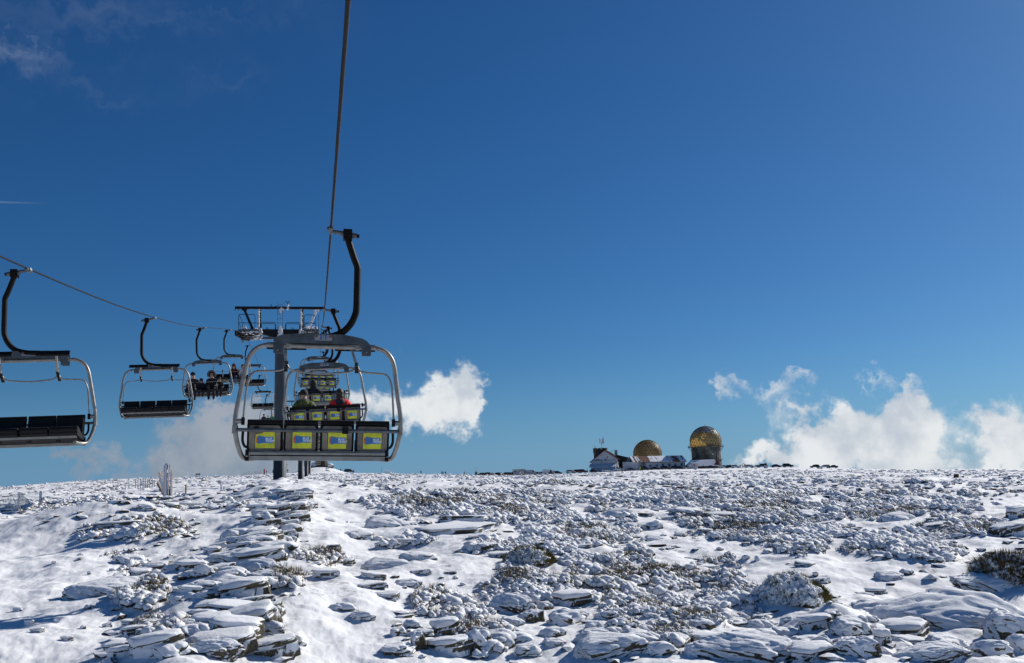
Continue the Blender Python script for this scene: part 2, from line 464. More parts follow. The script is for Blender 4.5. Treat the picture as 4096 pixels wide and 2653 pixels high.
# where snow-laden heath grows, as ellipses on the slope (given by where they stand in the photograph)
HEATH = [(560,2120,250,55,1),(330,2150,140,30,.6),(560,2400,110,45,1),(620,2520,120,60,1),(500,2260,120,50,.6),(1150,2335,70,55,1),(1280,2235,130,38,1),(1120,2290,60,40,.8),
 (1700,2030,270,40,1),(2000,2055,420,50,1),(2330,2130,270,75,1),(2120,2190,260,50,.8),(1830,2410,190,75,1),(1900,2350,130,50,.9),(2250,2370,230,70,1),(2550,2330,350,90,1),(2060,2300,130,42,1),
 (1960,2570,150,70,1),(2620,2470,270,80,1),(2870,2430,220,100,1),(2480,2250,230,50,.9),(1560,2170,200,35,.6),(2800,2340,220,50,1),
 (3150,2145,330,65,1),(3200,2195,130,38,1),(3560,2180,270,60,1),(3720,2215,170,40,1),(3850,2110,220,35,1),(3000,2070,430,50,1),(3500,2040,500,50,.8),(2850,2000,500,50,.9),(2000,1990,600,30,.8),(3600,1990,500,35,.6),
 (1500,2000,250,25,.5),(400,2040,420,45,.45),(900,2020,200,25,.4),(2950,2250,160,30,.8),(2700,2560,70,40,.7),(1010,2290,60,60,.3),(640,2330,90,30,.3),(900,2170,80,30,.35),(3880,2480,40,40,.0)]
def heath_mask(x, y, z):
    px, py, c = proj(x, y, z)
    m = np.zeros_like(px)
    for (cx, cy, rx, ry, w) in HEATH:
        q = ((px-cx)/rx)**2+((py-cy)/ry)**2
        m = np.maximum(m, w*np.exp(-0.9*q*q))
    far = sstep(55, 75, np.hypot(x, y))
    n = fbm(x*0.55, y*0.30, 4, 5)
    m = m*(1-far)+far*(0.36+0.5*fbm(x*0.05, y*0.022, 3, 9))
    m = np.where(c < 1, 0, m)
    q = fbm(x*1.1+40, y*0.9, 2, 6)
    return np.clip(sstep(0.42, 0.74, m*0.95+0.85*n)*sstep(-0.38, 0.10, q), 0, 1)

TOWER_Y = 69.0
MX, MY = (lambda p: (p.x, p.y))(at(1278, 1880, 432))
def hz(x, y, detail=True, heath=None):
    r = np.hypot(x, y)
    z = EYE+base_z(x, y)
    # rocky ridge beneath the lift line
    ridge = np.exp(-((x+2.0+0.02*(y-20)*0)/2.6)**2)*sstep(15, 24, y)*(1-sstep(66, 80, y))
    z = z+0.65*ridge*(0.7+0.6*fbm(x*0.4, y*0.25, 3, 21))
    # hollows left of the ridge, hummocks
    near = 1-sstep(80, 200, r)
    z = z+near*(0.50*fbm(x*0.11+3, y*0.09, 3, 2)+0.26*fbm(x*0.33, y*0.28, 3, 3))
    z = z+(1-near)*(0.25*fbm(x*0.06, y*0.03, 3, 31))*(1-sstep(330, 400, r)*0.9)
    hm = at(430, 2075, 47); z = z+0.9*np.exp(-((x-hm.x)/4.0)**2-((y-hm.y)/2.5)**2)  # mound added to cast shade on the snow to its left
    dm = at(3340, 2440, 25.5); z = z+0.42*np.exp(-(((x-dm.x)/0.9)**2+((y-dm.y)/0.8)**2))
    # mound of the top station
    z = z+2.6*np.exp(-(((x-MX)/9)**2+((y-MY)/16)**2)**1.5)
    if detail:
        nf = 1-sstep(40, 140, r)
        z = z+nf*(0.035*fbm(x*1.3, y*0.9, 3, 41)+0.020*fbm(x*4.5, y*3.5, 3, 43))
        if heath is None: heath = heath_mask(x, y, z)
        z = z+heath*nf*(0.10+0.09*fbm(x*1.1, y*1.1, 2, 51)+0.075*fbm(x*4.2, y*4.2, 2, 53))
        # larger drifts and hidden slabs
        d = fbm(x*0.75, y*1.1, 2, 61); z = z+nf*0.05*sstep(0.05, 0.40, d)*(1-0.6*heath)
        farw = sstep(70, 160, r)*(1-sstep(320, 390, r))
        z = z+farw*0.22*sstep(0.0, 0.5, fbm(x*0.30, y*0.30, 3, 71))
    return z
def hz1(x, y):
    return float(hz(np.array([x]), np.array([y]))[0])
def ground_at(px, py, rmin=14.0, rmax=520.0):
    """first point where the sight line meets the slope"""
    d = ray(px, py); h = math.hypot(d.x, d.y)
    rr = np.exp(np.linspace(math.log(rmin), math.log(rmax), 900))
    xs, ys, zs = d.x/h*rr, d.y/h*rr, EYE+d.z/h*rr
    g = hz(xs, ys)
    k = np.nonzero(zs <= g)[0]
    i = int(k[0]) if len(k) else 899
    return Vector((xs[i], ys[i], g[i])), float(rr[i])

def np_mesh(name, V, Q, mats, mi=None, smooth=True):
    """fast mesh from arrays; Q has shape (n, 3) or (n, 4)"""
    me = bpy.data.meshes.new(name)
    n, k = Q.shape
    me.vertices.add(len(V)); me.vertices.foreach_set('co', np.ascontiguousarray(V, dtype=np.float32).ravel())
    me.loops.add(n*k); me.loops.foreach_set('vertex_index', np.ascontiguousarray(Q, dtype=np.int32).ravel())
    me.polygons.add(n); me.polygons.foreach_set('loop_start', np.arange(0, n*k, k, dtype=np.int32))
    try: me.polygons.foreach_set('loop_total', np.full(n, k, dtype=np.int32))
    except Exception: pass
    for mt in mats: me.materials.append(mt)
    if mi is not None: me.polygons.foreach_set('material_index', np.ascontiguousarray(mi, dtype=np.int32))
    me.polygons.foreach_set('use_smooth', np.full(n, smooth))
    me.update(calc_edges=True); me.validate()
    return me

def ground_material():
    mt = bpy.data.materials.new('snowfield'); mt.use_nodes = True
    nt = mt.node_tree; N, L = nt.nodes, nt.links
    b = N['Principled BSDF']; b.inputs['Roughness'].default_value = 0.75
    b.inputs['Specular IOR Level'].default_value = 0.35
    geo = N.new('ShaderNodeNewGeometry')
    at1 = N.new('ShaderNodeAttribute'); at1.attribute_name = 'heath'
    at2 = N.new('ShaderNodeAttribute'); at2.attribute_name = 'bare'
    def noise(scale, detail=6, rough=0.6):
        n = N.new('ShaderNodeTexNoise'); n.inputs['Scale'].default_value = scale; n.inputs['Detail'].default_value = detail; n.inputs['Roughness'].default_value = rough
        L.new(geo.outputs['Position'], n.inputs['Vector']); return n.outputs[0]
    def mr(v, a, c, lo=0, hi=1):
        n = N.new('ShaderNodeMapRange'); n.interpolation_type = 'SMOOTHSTEP'; L.new(v, n.inputs[0])
        for k, q in zip((1, 2, 3, 4), (a, c, lo, hi)): n.inputs[k].default_value = q
        return n.outputs[0]
    def mth(op, a, c):
        n = N.new('ShaderNodeMath'); n.operation = op
        for k, v in enumerate((a, c)):
            if isinstance(v, (int, float)): n.inputs[k].default_value = v
            else: L.new(v, n.inputs[k])
        return n.outputs[0]
    # dark stalks and soil showing through the snow inside the heath
    spots = mr(noise(7.0, 5, 0.7), 0.46, 0.57)
    dark = mth('MULTIPLY', spots, mr(at1.outputs['Fac'], 0.15, 0.9, 0, 0.80))
    spots2 = mr(noise(2.0, 8, 0.75), 0.555, 0.61)
    dark = mth('MAXIMUM', dark, mth('MULTIPLY', spots2, at2.outputs['Fac']))  # soil and plants elsewhere, plus shadow painted along the ridge flank
    soil = N.new('ShaderNodeMix'); soil.data_type = 'RGBA'; L.new(mr(noise(3.0), .35, .65), soil.inputs[0])
    soil.inputs[6].default_value = (0.035, 0.028, 0.018, 1); soil.inputs[7].default_value = (0.085, 0.062, 0.032, 1)
    sn = N.new('ShaderNodeMix'); sn.data_type = 'RGBA'; L.new(mr(noise(0.9), .3, .7), sn.inputs[0])
    sn.inputs[6].default_value = (0.84, 0.85, 0.87, 1); sn.inputs[7].default_value = (0.88, 0.885, 0.90, 1)
    mx = N.new('ShaderNodeMix'); mx.data_type = 'RGBA'; L.new(dark, mx.inputs[0]); L.new(sn.outputs[2], mx.inputs[6]); L.new(soil.outputs[2], mx.inputs[7])
    L.new(mx.outputs[2], b.inputs['Base Color'])
    bp = N.new('ShaderNodeBump'); bp.inputs['Strength'].default_value = 0.5; bp.inputs['Distance'].default_value = 0.025
    L.new(mth('ADD', noise(9, 5), mth('MULTIPLY', noise(38, 3), 0.35)), bp.inputs['Height']); L.new(bp.outputs[0], b.inputs['Normal'])
    return mt
GROUND = ground_material()

EDGE_Y = [1950, 2000, 2100, 2200, 2300, 2400, 2500, 2600, 2653]
EDGE_X = [1265, 1255, 1225, 1160, 1105, 1085, 1120, 1175, 1190]
def build_ground():
    fine = np.linspace(R(-34), R(34), 1150)
    rest = np.linspace(R(34), R(360-34), 150)[1:-1]
    az = np.concatenate([fine, rest])
    rr = np.concatenate([np.exp(np.linspace(math.log(1.2), math.log(13), 40))[:-1],
                         np.exp(np.linspace(math.log(13), math.log(540), 1250)),
                         np.exp(np.linspace(math.log(540), math.log(2400), 40))[1:]])
    A, RR = np.meshgrid(az, rr, indexing='ij')
    x = (RR*np.sin(A+YAW)).ravel(); y = (RR*np.cos(A+YAW)).ravel()
    z0 = hz(x, y, False)
    he = heath_mask(x, y, z0)
    z = hz(x, y, True, he)
    na, nr = len(az), len(rr)
    V = np.stack([x, y, z], 1)
    V = np.concatenate([V, [[0, 0, EYE-5.6]]])
    i = np.arange(na)[:, None]; j = np.arange(nr-1)[None, :]
    i2 = (i+1) % na
    a = i*nr+j; b = i2*nr+j
    Q = np.stack([a, a+1, b+1, b], -1).reshape(-1, 4)
    me = np_mesh('ground', V, Q, [GROUND])
    bare = sstep(60, 130, np.hypot(x, y))*np.clip(0.30+0.9*fbm(x*0.04, y*0.02, 3, 91), 0, 0.8)
    px, py, c = proj(x, y, z)
    edge = np.interp(py, EDGE_Y, EDGE_X)                   # broken right flank of the rock ridge
    band = np.exp(-((px-edge)/28)**2)*(py > 1965)*(c > 1)  # dark colour put in for deep shadow and vegetation among the slabs
    clear = ((px > 1250) & (px < 1560) & (py > 2020) & (py < 2130)) | ((px < 430) & (py > 2150)) | ((px > 1180) & (px < 1560) & (py > 2400)) | ((px > 2850) & (px < 3500) & (py > 2210) & (py < 2390)) | ((px > 820) & (px < 1120) & (py > 2060) & (py < 2150))
    mid = (1-sstep(60, 130, np.hypot(x, y)))*np.clip(0.45+0.9*fbm(x*0.2, y*0.12, 3, 95), 0, 1)*np.where(clear, 0.08, 1)*(c > 1)*0.9
    bare = np.clip(np.maximum(np.maximum(bare, band), mid), 0, 1)
    for nm, arr in (('heath', he), ('bare', bare)):
        at_ = me.attributes.new(nm, 'FLOAT', 'POINT')
        at_.data.foreach_set('value', np.concatenate([arr, [0]]).astype(np.float32))
    o = link('ground', me); o['kind'] = 'structure'
    return o
build_ground()
# ------------------------------------------------------------------ the ropeway: cable heights along the line (relative to the eye)
GAUGE = 5.68
CAB_Y = [-40, -14, 0, 14.65, 29.3, 44, 58.6, 69, 84, 102, 117, 135, 155, 185, 230, 275, 320, 375, 425, 436]
CAB_Z = [-0.9, 1.4, 2.62, 3.93, 5.42, 7.34, 9.6, 11.12, 12.4, 12.05, 11.6, 11.6, 12.6, 12.4, 14.0, 13.9, 16.3, 16.0, 15.2, 15.2]
def cab(y):
    """smooth cable height"""
    i = max(0, min(len(CAB_Y)-2, int(np.searchsorted(CAB_Y, y)-1)))
    def sl(k):
        if k <= 0 or k >= len(CAB_Y)-1: 
            k2 = min(max(k, 0), len(CAB_Y)-2); return (CAB_Z[k2+1]-CAB_Z[k2])/(CAB_Y[k2+1]-CAB_Y[k2])
        return (CAB_Z[k+1]-CAB_Z[k-1])/(CAB_Y[k+1]-CAB_Y[k-1])
    h = CAB_Y[i+1]-CAB_Y[i]; t = (y-CAB_Y[i])/h
    z = ((2*t**3-3*t*t+1)*CAB_Z[i]+(t**3-2*t*t+t)*h*sl(i)+(-2*t**3+3*t*t)*CAB_Z[i+1]+(t**3-t*t)*h*sl(i+1))
    return EYE+z
CABX_R, CABX_L = 0.18, 0.18-GAUGE
def cable(x, label):
    ys = np.concatenate([np.arange(-40, 120, 1.0), np.arange(120, 437, 4.0)])
    b = MB()
    P = [(x, y, cab(y)) for y in ys]
    b.tube(P, 0.0155, 8)
    # lay of the strands: helical wires
    for k in range(5):
        Q = []
        for y in np.arange(-6, 34, 0.035):
            a = y*26+k*2*math.pi/5
            Q.append((x+0.013*math.cos(a), y, cab(y)+0.013*math.sin(a)))
        b.tube(Q, 0.0065, 4, cap=False)
    o = b.build('haul_cable', ROPE)
    tag(o, label, 'cable', 'haul ropes of the chairlift')
cable(CABX_R, 'twisted steel haul rope running down from the top edge to chair 11')
cable(CABX_L, 'steel haul rope sloping from the left edge, carrying the chairs that come back down')

# ------------------------------------------------------------------ chair (origin at the rope, x to the rider's right, y forward)
K = 0.001825                     # metres per reference unit
def cx(u): return (u-735)*K-0.088
KZ = K*1.046; ZT = 3.263*1.046
def cz(v): return (1335-v)*KZ-ZT
SEATX = [cx(v) for v in (321, 597, 878, 1157)]
PANELS = [(183, 457), (464, 730), (746, 1012), (1023, 1292)]
def U(pts): return [(cx(a), y, cz(b)) for a, b, y in pts]

def hanger_mesh():
    b = MB()
    b.tube(U([(918, -395, 0), (940, -330, 0), (976, -230, 0), (1002, -165, 0), (1005, -110, 0), (1005, 40, 0), (1004, 170, 0), (990, 230, 0), (960, 290, 0), (915, 340, 0), (860, 372, 0.02), (760, 395, 0.06), (640, 400, 0.06)]), 0.05, 12, curve=4)
    return b.mesh('hanger', DARK)
def grip_mesh():
    b = MB()
    b.box((cx(918), 0, cz(-418)), (0.13, 0.15, 0.15), 1)
    b.tube(U([(930, -418, 0), (992, -412, 0)]), 0.045, 10, 0)
    b.tube(U([(992, -412, 0), (1012, -412, 0)]), 0.03, 8, 1)
    b.tube(U([(900, -420, 0.0), (850, -438, 0.02)]) + [(0.0, 0.05, -0.01)], 0.032, 8, 0, rr=[0.05, 0.032, 0.03])
    b.tube([(0, -0.17, 0), (0, 0.17, 0)], 0.030, 10, 0)
    b.tube([(0, -0.02, 0.0), (-0.05, 0.0, 0.02)], 0.034, 8, 0)
    return b.mesh('rope_grip', [BARGREY, DARK])
def top_beam_mesh():
    b = MB()
    o = [(362, 415), (380, 412), (395, 400), (470, 386), (560, 378), (905, 378), (985, 390), (1058, 405), (1095, 425), (1118, 450), (1128, 478), (1128, 530), (1056, 530), (1056, 500), (1046, 470), (1020, 452), (470, 452), (446, 470), (434, 500), (434, 526), (362, 526)]
    P = [(cx(a), cz(v)) for a, v in o][::-1]
    # split into three convex-ish pieces so the plate stays clean
    b.prism(P, -0.075, -0.06)
    b.prism(P, 0.06, 0.075)
    b.box((cx(735), 0, cz(381)), (0.62, 0.118, 0.012))
    for u in (398, 1092): b.tube([(cx(u), -0.09, cz(512)), (cx(u), -0.076, cz(512))], 0.012, 8, 1)
    return b.mesh('top_beam', [PLATE, STEEL])
def plate_mesh(num, front):
    b = MB(); s = -1 if not front else 1
    y = s*0.082
    b.box((cx(748), y, cz(407)), (137*K, 0.008, 47*K), 0)
    yy = y+s*0.006
    if num:
        b.text(' '.join(num), 0.088, (cx(748), yy, cz(405)), 1, 0, 0.006, flip=front)
    for u in (692, 804):
        b.tube([(cx(u), y+s*0.003, cz(398)), (cx(u), y+s*0.022, cz(398))], 0.019, 10, 2)
    return b.mesh('number_plate', [PLATEWHITE, NUMBLUE, ORANGE])
def frame_mesh():
    b = MB()
    L = [(735, 470, 0), (360, 468, 0), (300, 470, 0), (240, 492, 0), (195, 535, 0), (168, 595, 0), (150, 680, 0), (120, 850, 0), (96, 1000, 0), (95, 1090, 0.0), (103, 1160, 0.02), (122, 1235, 0.06), (146, 1295, 0.12), (168, 1318, 0.18), (200, 1322, 0.30), (230, 1315, 0.50)]
    Rr = [(735, 470, 0), (1130, 470, 0), (1185, 474, 0), (1245, 498, 0), (1290, 545, 0), (1315, 605, 0), (1330, 690, 0), (1352, 850, 0), (1376, 1000, 0), (1378, 1090, 0), (1368, 1160, 0.02), (1350, 1235, 0.06), (1328, 1293, 0.12), (1305, 1316, 0.18), (1270, 1322, 0.30), (1240, 1315, 0.50)]
    pts = U(L[::-1]+Rr[1:])
    b.tube(pts, 0.034, 12, curve=4)
    for a in (95, 1378):           # clamps of the cross bar, hinge boxes of the restraint bar
        b.tube([(cx(a), -0.0, cz(1080)), (cx(a), 0.0, cz(1140))], 0.042, 12, 0)
    for a, s in ((95, 1), (1378, -1)):
        b.tube([(cx(a), 0, cz(1047)), (cx(a+s*48), 0, cz(1047))], 0.036, 10, 0)
        b.box((cx(a+s*58), 0.0, cz(1047)), (0.045, 0.09, 0.105), 1)
        b.tube(U([(a+s*60, 1120, 0.03), (a+s*58, 1190, 0.06), (a+s*75, 1230, 0.10), (a+s*98, 1235, 0.12)]), 0.02, 8, 1, curve=3)
    for u in (476, 1018):
        b.box((cx(u), -0.0, cz(472)), (0.07, 0.084, 0.06), 0)
    return b.mesh('frame', [STEEL, BLACK])
def crossbar_mesh():
    b = MB()
    b.tube([(cx(110), -0.025, cz(1112)), (cx(1362), -0.025, cz(1112))], 0.026, 12, 0)
    b.box((cx(940), -0.03, cz(1108)), (0.08, 0.09, 0.10), 1)
    b.box((cx(255), 0.03, cz(1095)), (0.06, 0.05, 0.035), 1)
    return b.mesh('cross_bar', [BARGREY, BLACK])
def backrest_mesh(i):
    """moulded shell with padded black edge; leans back"""
    x0, x1 = PANELS[i]; b = MB()
    xa, xb = cx(x0), cx(x1); w = xb-xa; xc = (xa+xb)/2
    def yz(v): # depth of the back at height v
        return 0.02+(v-1050)/215*0.10
    def slab(u0, u1, v0, v1, ya, yb, mi, rad=0.03, n=5):
        """rounded slab following the lean of the backrest"""
        out = []
        X0, X1, Z0, Z1 = u0, u1, v0, v1
        for (ccx, ccz, a0) in ((X1-rad, Z1-rad, 0), (X0+rad, Z1-rad, 90), (X0+rad, Z0+rad, 180), (X1-rad, Z0+rad, 270)):
            for k in range(n+1):
                a = R(a0+90*k/n); out.append((ccx+rad*math.cos(a), ccz+rad*math.sin(a)))
        n_ = len(out)
        def dep(z): return yz(1335-(z+ZT)/KZ)
        A = [(x, dep(z)+ya, z) for x, z in out]; B = [(x, dep(z)+yb, z) for x, z in out]
        b.add(A, [tuple(range(n_))[::-1]], mi); b.add(B, [tuple(range(n_))], mi)
        b.add(A+B, [(i_, (i_+1) % n_, (i_+1) % n_+n_, i_+n_) for i_ in range(n_)], mi)
    zt, zb = cz(1052), cz(1266)
    slab(xa, xb, zb, zt, 0.035, 0.085, 1, 0.03)                       # padding
    slab(xa+0.032, xb-0.032, zb+0.004, zt-0.045, 0.0, 0.034, 0, 0.035)   # shell
    slab(xa+0.13, xb-0.13, zb+0.035, zt-0.135, -0.012, -0.001, 0, 0.02)   # raised field carrying the poster
    for s in (-1, 1):                                                 # two moulded ribs beside it
        slab(xc+s*(w/2-0.085)-0.016, xc+s*(w/2-0.085)+0.016, zb+0.012, zt-0.14, -0.009, -0.001, 0, 0.012, 3)
    def yrel(z): return yz(1335-(z+ZT)/KZ)
    P = [(xa+0.004, yrel(zt)+0.055, zt), (xb-0.004, yrel(zt)+0.055, zt)]
    b.tube(P, 0.043, 10, 1)
    # cushion towards the rider
    slab(xa+0.012, xb-0.012, zb-0.02, zt-0.01, 0.086, 0.13, 2, 0.035)
    return b.mesh('backrest', [SHELL, BLACK, CUSHION])
POSTER_U = [(249, 398), (534, 682), (810, 953), (1085, 1230)]
def poster_mesh(i):
    b = MB(); u0, u1 = POSTER_U[i]
    def yrel(v): return 0.02+(v-1050)/215*0.10-0.0165
    v0, v1 = 1124, 1243
    def pt(u, v, e): return (cx(u), yrel(v)-e, cz(v))
    def quad(q, mi, e): b.add([pt(u, v, e) for u, v in q], [tuple(range(len(q)))], mi)
    if i == 0:   # the first poster has lost its upper left corner
        quad([(u0, v1), (u1, v1), (u1, v0), (u0+62, v0), (u0+52, v0+8), (u0+2, v0+22)], 0, 0)
    else:
        quad([(u0, v1), (u1, v1), (u1, v0), (u0, v0)], 0, 0)
    d = u0+8; m = 1180 if i != 1 else 1175
    quad([(d, m+25), (d+14, m+25), (d+14, m-21), (d, m-21)], 3, 0.0012)
    quad([(d+12, m+33), (d+66, m+24), (d+66, m-20), (d+12, m-29)], 1, 0.0024)
    quad([(d+66, m+26), (d+130, m+26), (d+130, m-20), (d+66, m-20)], 2, 0.0024)
    for ln, (txt, dv) in enumerate((('BLUE', -6), ('TICKET', 12))):
        n0 = len(b.v)
        b.text(txt, 0.0385, (cx(d+69), 0, cz(m+dv)), 4, 0.22, 0.0009, align='LEFT')
        for k in range(n0, len(b.v)):
            x, y, z = b.v[k]; v = 1335-(z+ZT)/KZ
            b.v[k] = (x, yrel(v)-0.0036, z)
    if i == 2:   # scuffs
        for (u, v, r_) in ((d+2, 1165, 6), (d+40, 1162, 7)):
            b.add([(cx(u+r_*0.55*math.cos(a)), yrel(v)-0.0046, cz(v+r_*math.sin(a))) for a in [k*math.pi/4 for k in range(8)]], [tuple(range(8))[::-1]], 5)
    return b.mesh('poster', [YELLOW, BLUE, BLUE2, RED, WHITE, SHELL])
def seat_mesh(i):
    x0, x1 = PANELS[i]; b = MB(); xa, xb = cx(x0)+0.006, cx(x1)-0.006
    prof = [(0.13, 1262), (0.20, 1250), (0.40, 1208), (0.55, 1172), (0.62, 1162), (0.67, 1176), (0.672, 1232), (0.63, 1252), (0.14, 1288)]
    b.prism([(y, cz(v)) for y, v in prof], xa, xb, 0, axis='X')
    b.tube([(xa+0.004, 0.62, cz(1194)), (xb-0.004, 0.62, cz(1194))], 0.064, 10, 0)
    return b.mesh('seat', [CUSHION])
def rail_mesh():
    b = MB()
    xa, xb = cx(196), cx(1276)
    b.box(((xa+xb)/2, 0.10, cz(1284)), (xb-xa, 0.05, 0.034), 0)
    b.box(((xa+xb)/2, 0.10, cz(1267)), (xb-xa, 0.045, 0.02), 2)
    b.box(((xa+xb)/2, 0.115, cz(1318)), (xb-xa, 0.05, 0.062), 0)
    b.box(((xa+xb)/2, 0.14, cz(1300)), (xb-xa-0.02, 0.05, 0.012), 1)
    b.box(((xa+xb)/2, 0.37, cz(1283)), (xb-xa-0.04, 0.46, 0.012), 1, Matrix.Rotation(R(10), 3, 'X'))
    b.box(((xa+xb)/2, 0.60, cz(1262)), (xb-xa-0.02, 0.03, 0.045), 0)
    for u in (190, 1275):
        b.box((cx(u), 0.10, cz(1322)), (0.05, 0.09, 0.06), 1)
        b.box((cx(u), 0.10, cz(1278)), (0.05, 0.07, 0.09), 1)
    for u in (320, 597, 878, 1157):
        b.box((cx(u+60), 0.52, cz(1296)), (0.07, 0.07, 0.03), 1)
    return b.mesh('seat_rail', [ALU, BLACK, BARGREY])
# restraint bar: drawn in its closed position about the hinge line (z up, y forward), rotated open
HINGE_Z = cz(1047)
JL, JR = 466, 1016
def restraint_mesh():
    b = MB(); a_ = R(8)
    def p(u, l): return (cx(u), l*math.cos(a_), l*math.sin(a_))
    b.tube([p(152, 0), p(160, .25), p(172, .50), p(190, .63), p(220, .70), p(260, .72), p(340, .725), p(410, .735), p(445, .76), p(JL-5, .82)], 0.0145, 8, curve=3)
    b.tube([p(1322, 0), p(1314, .25), p(1302, .50), p(1284, .63), p(1254, .70), p(1214, .72), p(1140, .725), p(1080, .735), p(1040, .76), p(JR+7, .82)], 0.0145, 8, curve=3)
    b.tube([p(JL+7, .82), p(490, .77), p(520, .74), p(560, .725), p(735, .70), p(920, .725), p(960, .74), p(995, .77), p(JR-7, .82)], 0.0145, 8, curve=3)
    return b.mesh('restraint_bar', STEEL)
def footrest_mesh(left):
    b = MB(); u = JL if left else JR; s = 1 if left else 1
    a_ = R(8); j = Vector((cx(u), .80*math.cos(a_), .80*math.sin(a_)))
    d = Vector((0.0, math.cos(R(-48)), math.sin(R(-48))))
    e = j+d*0.62+Vector((-0.07, 0, 0))
    b.bar(j-d*0.13, j+d*0.12, 0.05, 0.04, 1)
    b.bar(j+d*0.08, e, 0.036, 0.03, 0)
    n = Vector((0, d.z, -d.y))
    q = d.to_track_quat('Z', 'Y').to_matrix()
    b.box(e+Vector((0.05 if left else 0.06, 0, 0)), (0.60 if not left else 0.58, 0.10, 0.04), 1, q)
    return b.mesh('footrest', [ALU, BLACK])

CH = dict(hanger=hanger_mesh(), grip=grip_mesh(), beam=top_beam_mesh(), frame=frame_mesh(), bar=crossbar_mesh(),
          back=[backrest_mesh(i) for i in range(4)], poster=[poster_mesh(i) for i in range(4)], seat=[seat_mesh(i) for i in range(4)],
          rail=rail_mesh(), rb=restraint_mesh(), fl=footrest_mesh(True), fr=footrest_mesh(False))
CHAIR_GROUP_UP = 'chairs riding up the right-hand rope'
CHAIR_GROUP_DN = 'chairs coming down the left-hand rope'
def chair(x, y, down=False, num=None, label='', group='', tilt=1.4, closed=False, pitch=0.0):
    t = empty('chairlift_chair', label=label, cat='chairlift chair', group=group)
    M = Matrix.Translation((x, y, cab(y)-0.03)) @ Matrix.Rotation(math.pi if down else 0, 4, 'Z') @ Matrix.Rotation(R(pitch), 4, 'X') @ Matrix.Rotation(R(tilt), 4, 'Y')
    t.matrix_world = M
    link('hanger', CH['hanger'], t); link('rope_grip', CH['grip'], t)
    bm_ = link('top_beam', CH['beam'], t)
    link('number_plate', plate_mesh(num if not down else None, False), bm_)
    if down: link('number_plate', plate_mesh(num, True), bm_)
    link('frame', CH['frame'], t); link('cross_bar', CH['bar'], t); link('seat_rail', CH['rail'], t)
    for i in range(4):
        bk = link('backrest', CH['back'][i], t); link('poster', CH['poster'][i], bk)
        link('seat', CH['seat'][i], t)
    rb = link('restraint_bar', CH['rb'], t)
    rb.location = (0, 0, HINGE_Z); rb.rotation_euler = (0 if closed else R(84), 0, 0)
    link('footrest', CH['fl'], rb); link('footrest', CH['fr'], rb)
    return t, M
def _merged(y, down):
    """one mesh for the chairs too far away to show their parts"""
    b = MB(); mats = []
    def put(me, T=Matrix()):
        base = len(b.v); off = []
        for mt in me.materials:
            if mt not in mats: mats.append(mt)
            off.append(mats.index(mt))
        vs = [tuple(T @ v.co) for v in me.vertices]
        b.v += vs
        for p in me.polygons:
            b.f.append(tuple(base+k for k in p.vertices)); b.m.append(off[p.material_index]); b.s.append(p.use_smooth)
    for k in ('hanger', 'grip', 'beam', 'frame', 'bar', 'rail'): put(CH[k])
    for i in range(4):
        put(CH['back'][i]); put(CH['poster'][i]); put(CH['seat'][i])
    T = Matrix.Translation((0, 0, HINGE_Z)) @ Matrix.Rotation(R(84), 4, 'X')
    for k in ('rb', 'fl', 'fr'): put(CH[k], T)
    return b.mesh('chairlift_chair', mats)
FARCHAIR = _merged(0, False)
def far_chair(x, y, down, label, group):
    o = link('chairlift_chair', FARCHAIR); tag(o, label, 'chairlift chair', group)
    o.matrix_world = Matrix.Translation((x, y, cab(y)-0.03)) @ Matrix.Rotation(math.pi if down else 0, 4, 'Z') @ Matrix.Rotation(R(1.4), 4, 'Y')
    return o
S0 = 14.65
UP = {}
UP[1] = chair(CABX_R, S0, num='11', label='empty four-seat chair with plate 11, nearest of those riding away, seen from behind', group=CHAIR_GROUP_UP, tilt=1.5)
UP[2] = chair(CABX_R, 2*S0, num='10', label='chair with plate 10 carrying a rider in green and a rider in red', group=CHAIR_GROUP_UP, tilt=-2.2, closed=True)
UP[3] = chair(CABX_R, 3*S0, label='chair carrying one rider in a dark hood, just beyond the green and red riders', group=CHAIR_GROUP_UP, tilt=-1.4, closed=True)
UP[4] = chair(CABX_R, 4*S0, label='empty chair seen from behind, straight above the rider in the dark hood', group=CHAIR_GROUP_UP, tilt=1.2)
UP[5] = chair(CABX_R, 5*S0, label='uppermost empty chair seen through the frame of chair 11, beside the tower head', group=CHAIR_GROUP_UP, tilt=0.6)
for k in range(6, 29):
    far_chair(CABX_R, k*S0, False, 'small distant chair riding up beyond the first lift tower, yellow posters on its back', 'distant chairs riding up beyond the tower')
DN = {}
DN[1] = chair(CABX_L, 20.2, True, '62', 'empty chair with plate 62 cut off by the left edge, its restraint bar raised', CHAIR_GROUP_DN, 1.3)
DN[2] = chair(CABX_L, 35.2, True, '61', 'empty chair with plate 61 and raised bar, black cushions facing us', CHAIR_GROUP_DN, 1.3)
DN[3] = chair(CABX_L, 50.5, True, '37', 'chair with plate 37 carrying a family in dark winter clothes behind a lowered bar', CHAIR_GROUP_DN, 2.2, True)
DN[4] = chair(CABX_L, 65.1, True, None, 'chair carrying a rider in a dark red hood and a rider in a white jacket', CHAIR_GROUP_DN, 0.8, True)
DN[5] = chair(CABX_L, 84.0, True, None, 'empty chair just past the tower head, partly behind the left side tube of chair 11', CHAIR_GROUP_DN, 1.0)
DN[6] = chair(CABX_L, 102.0, True, None, 'small empty chair low beside the tower pole, seen through the frame of chair 11', CHAIR_GROUP_DN, 1.0)
DN[7] = chair(CABX_L, 117.0, True, None, 'small chair with a green-jacketed rider showing just above the backrests of chair 11', CHAIR_GROUP_DN, 1.0, True)
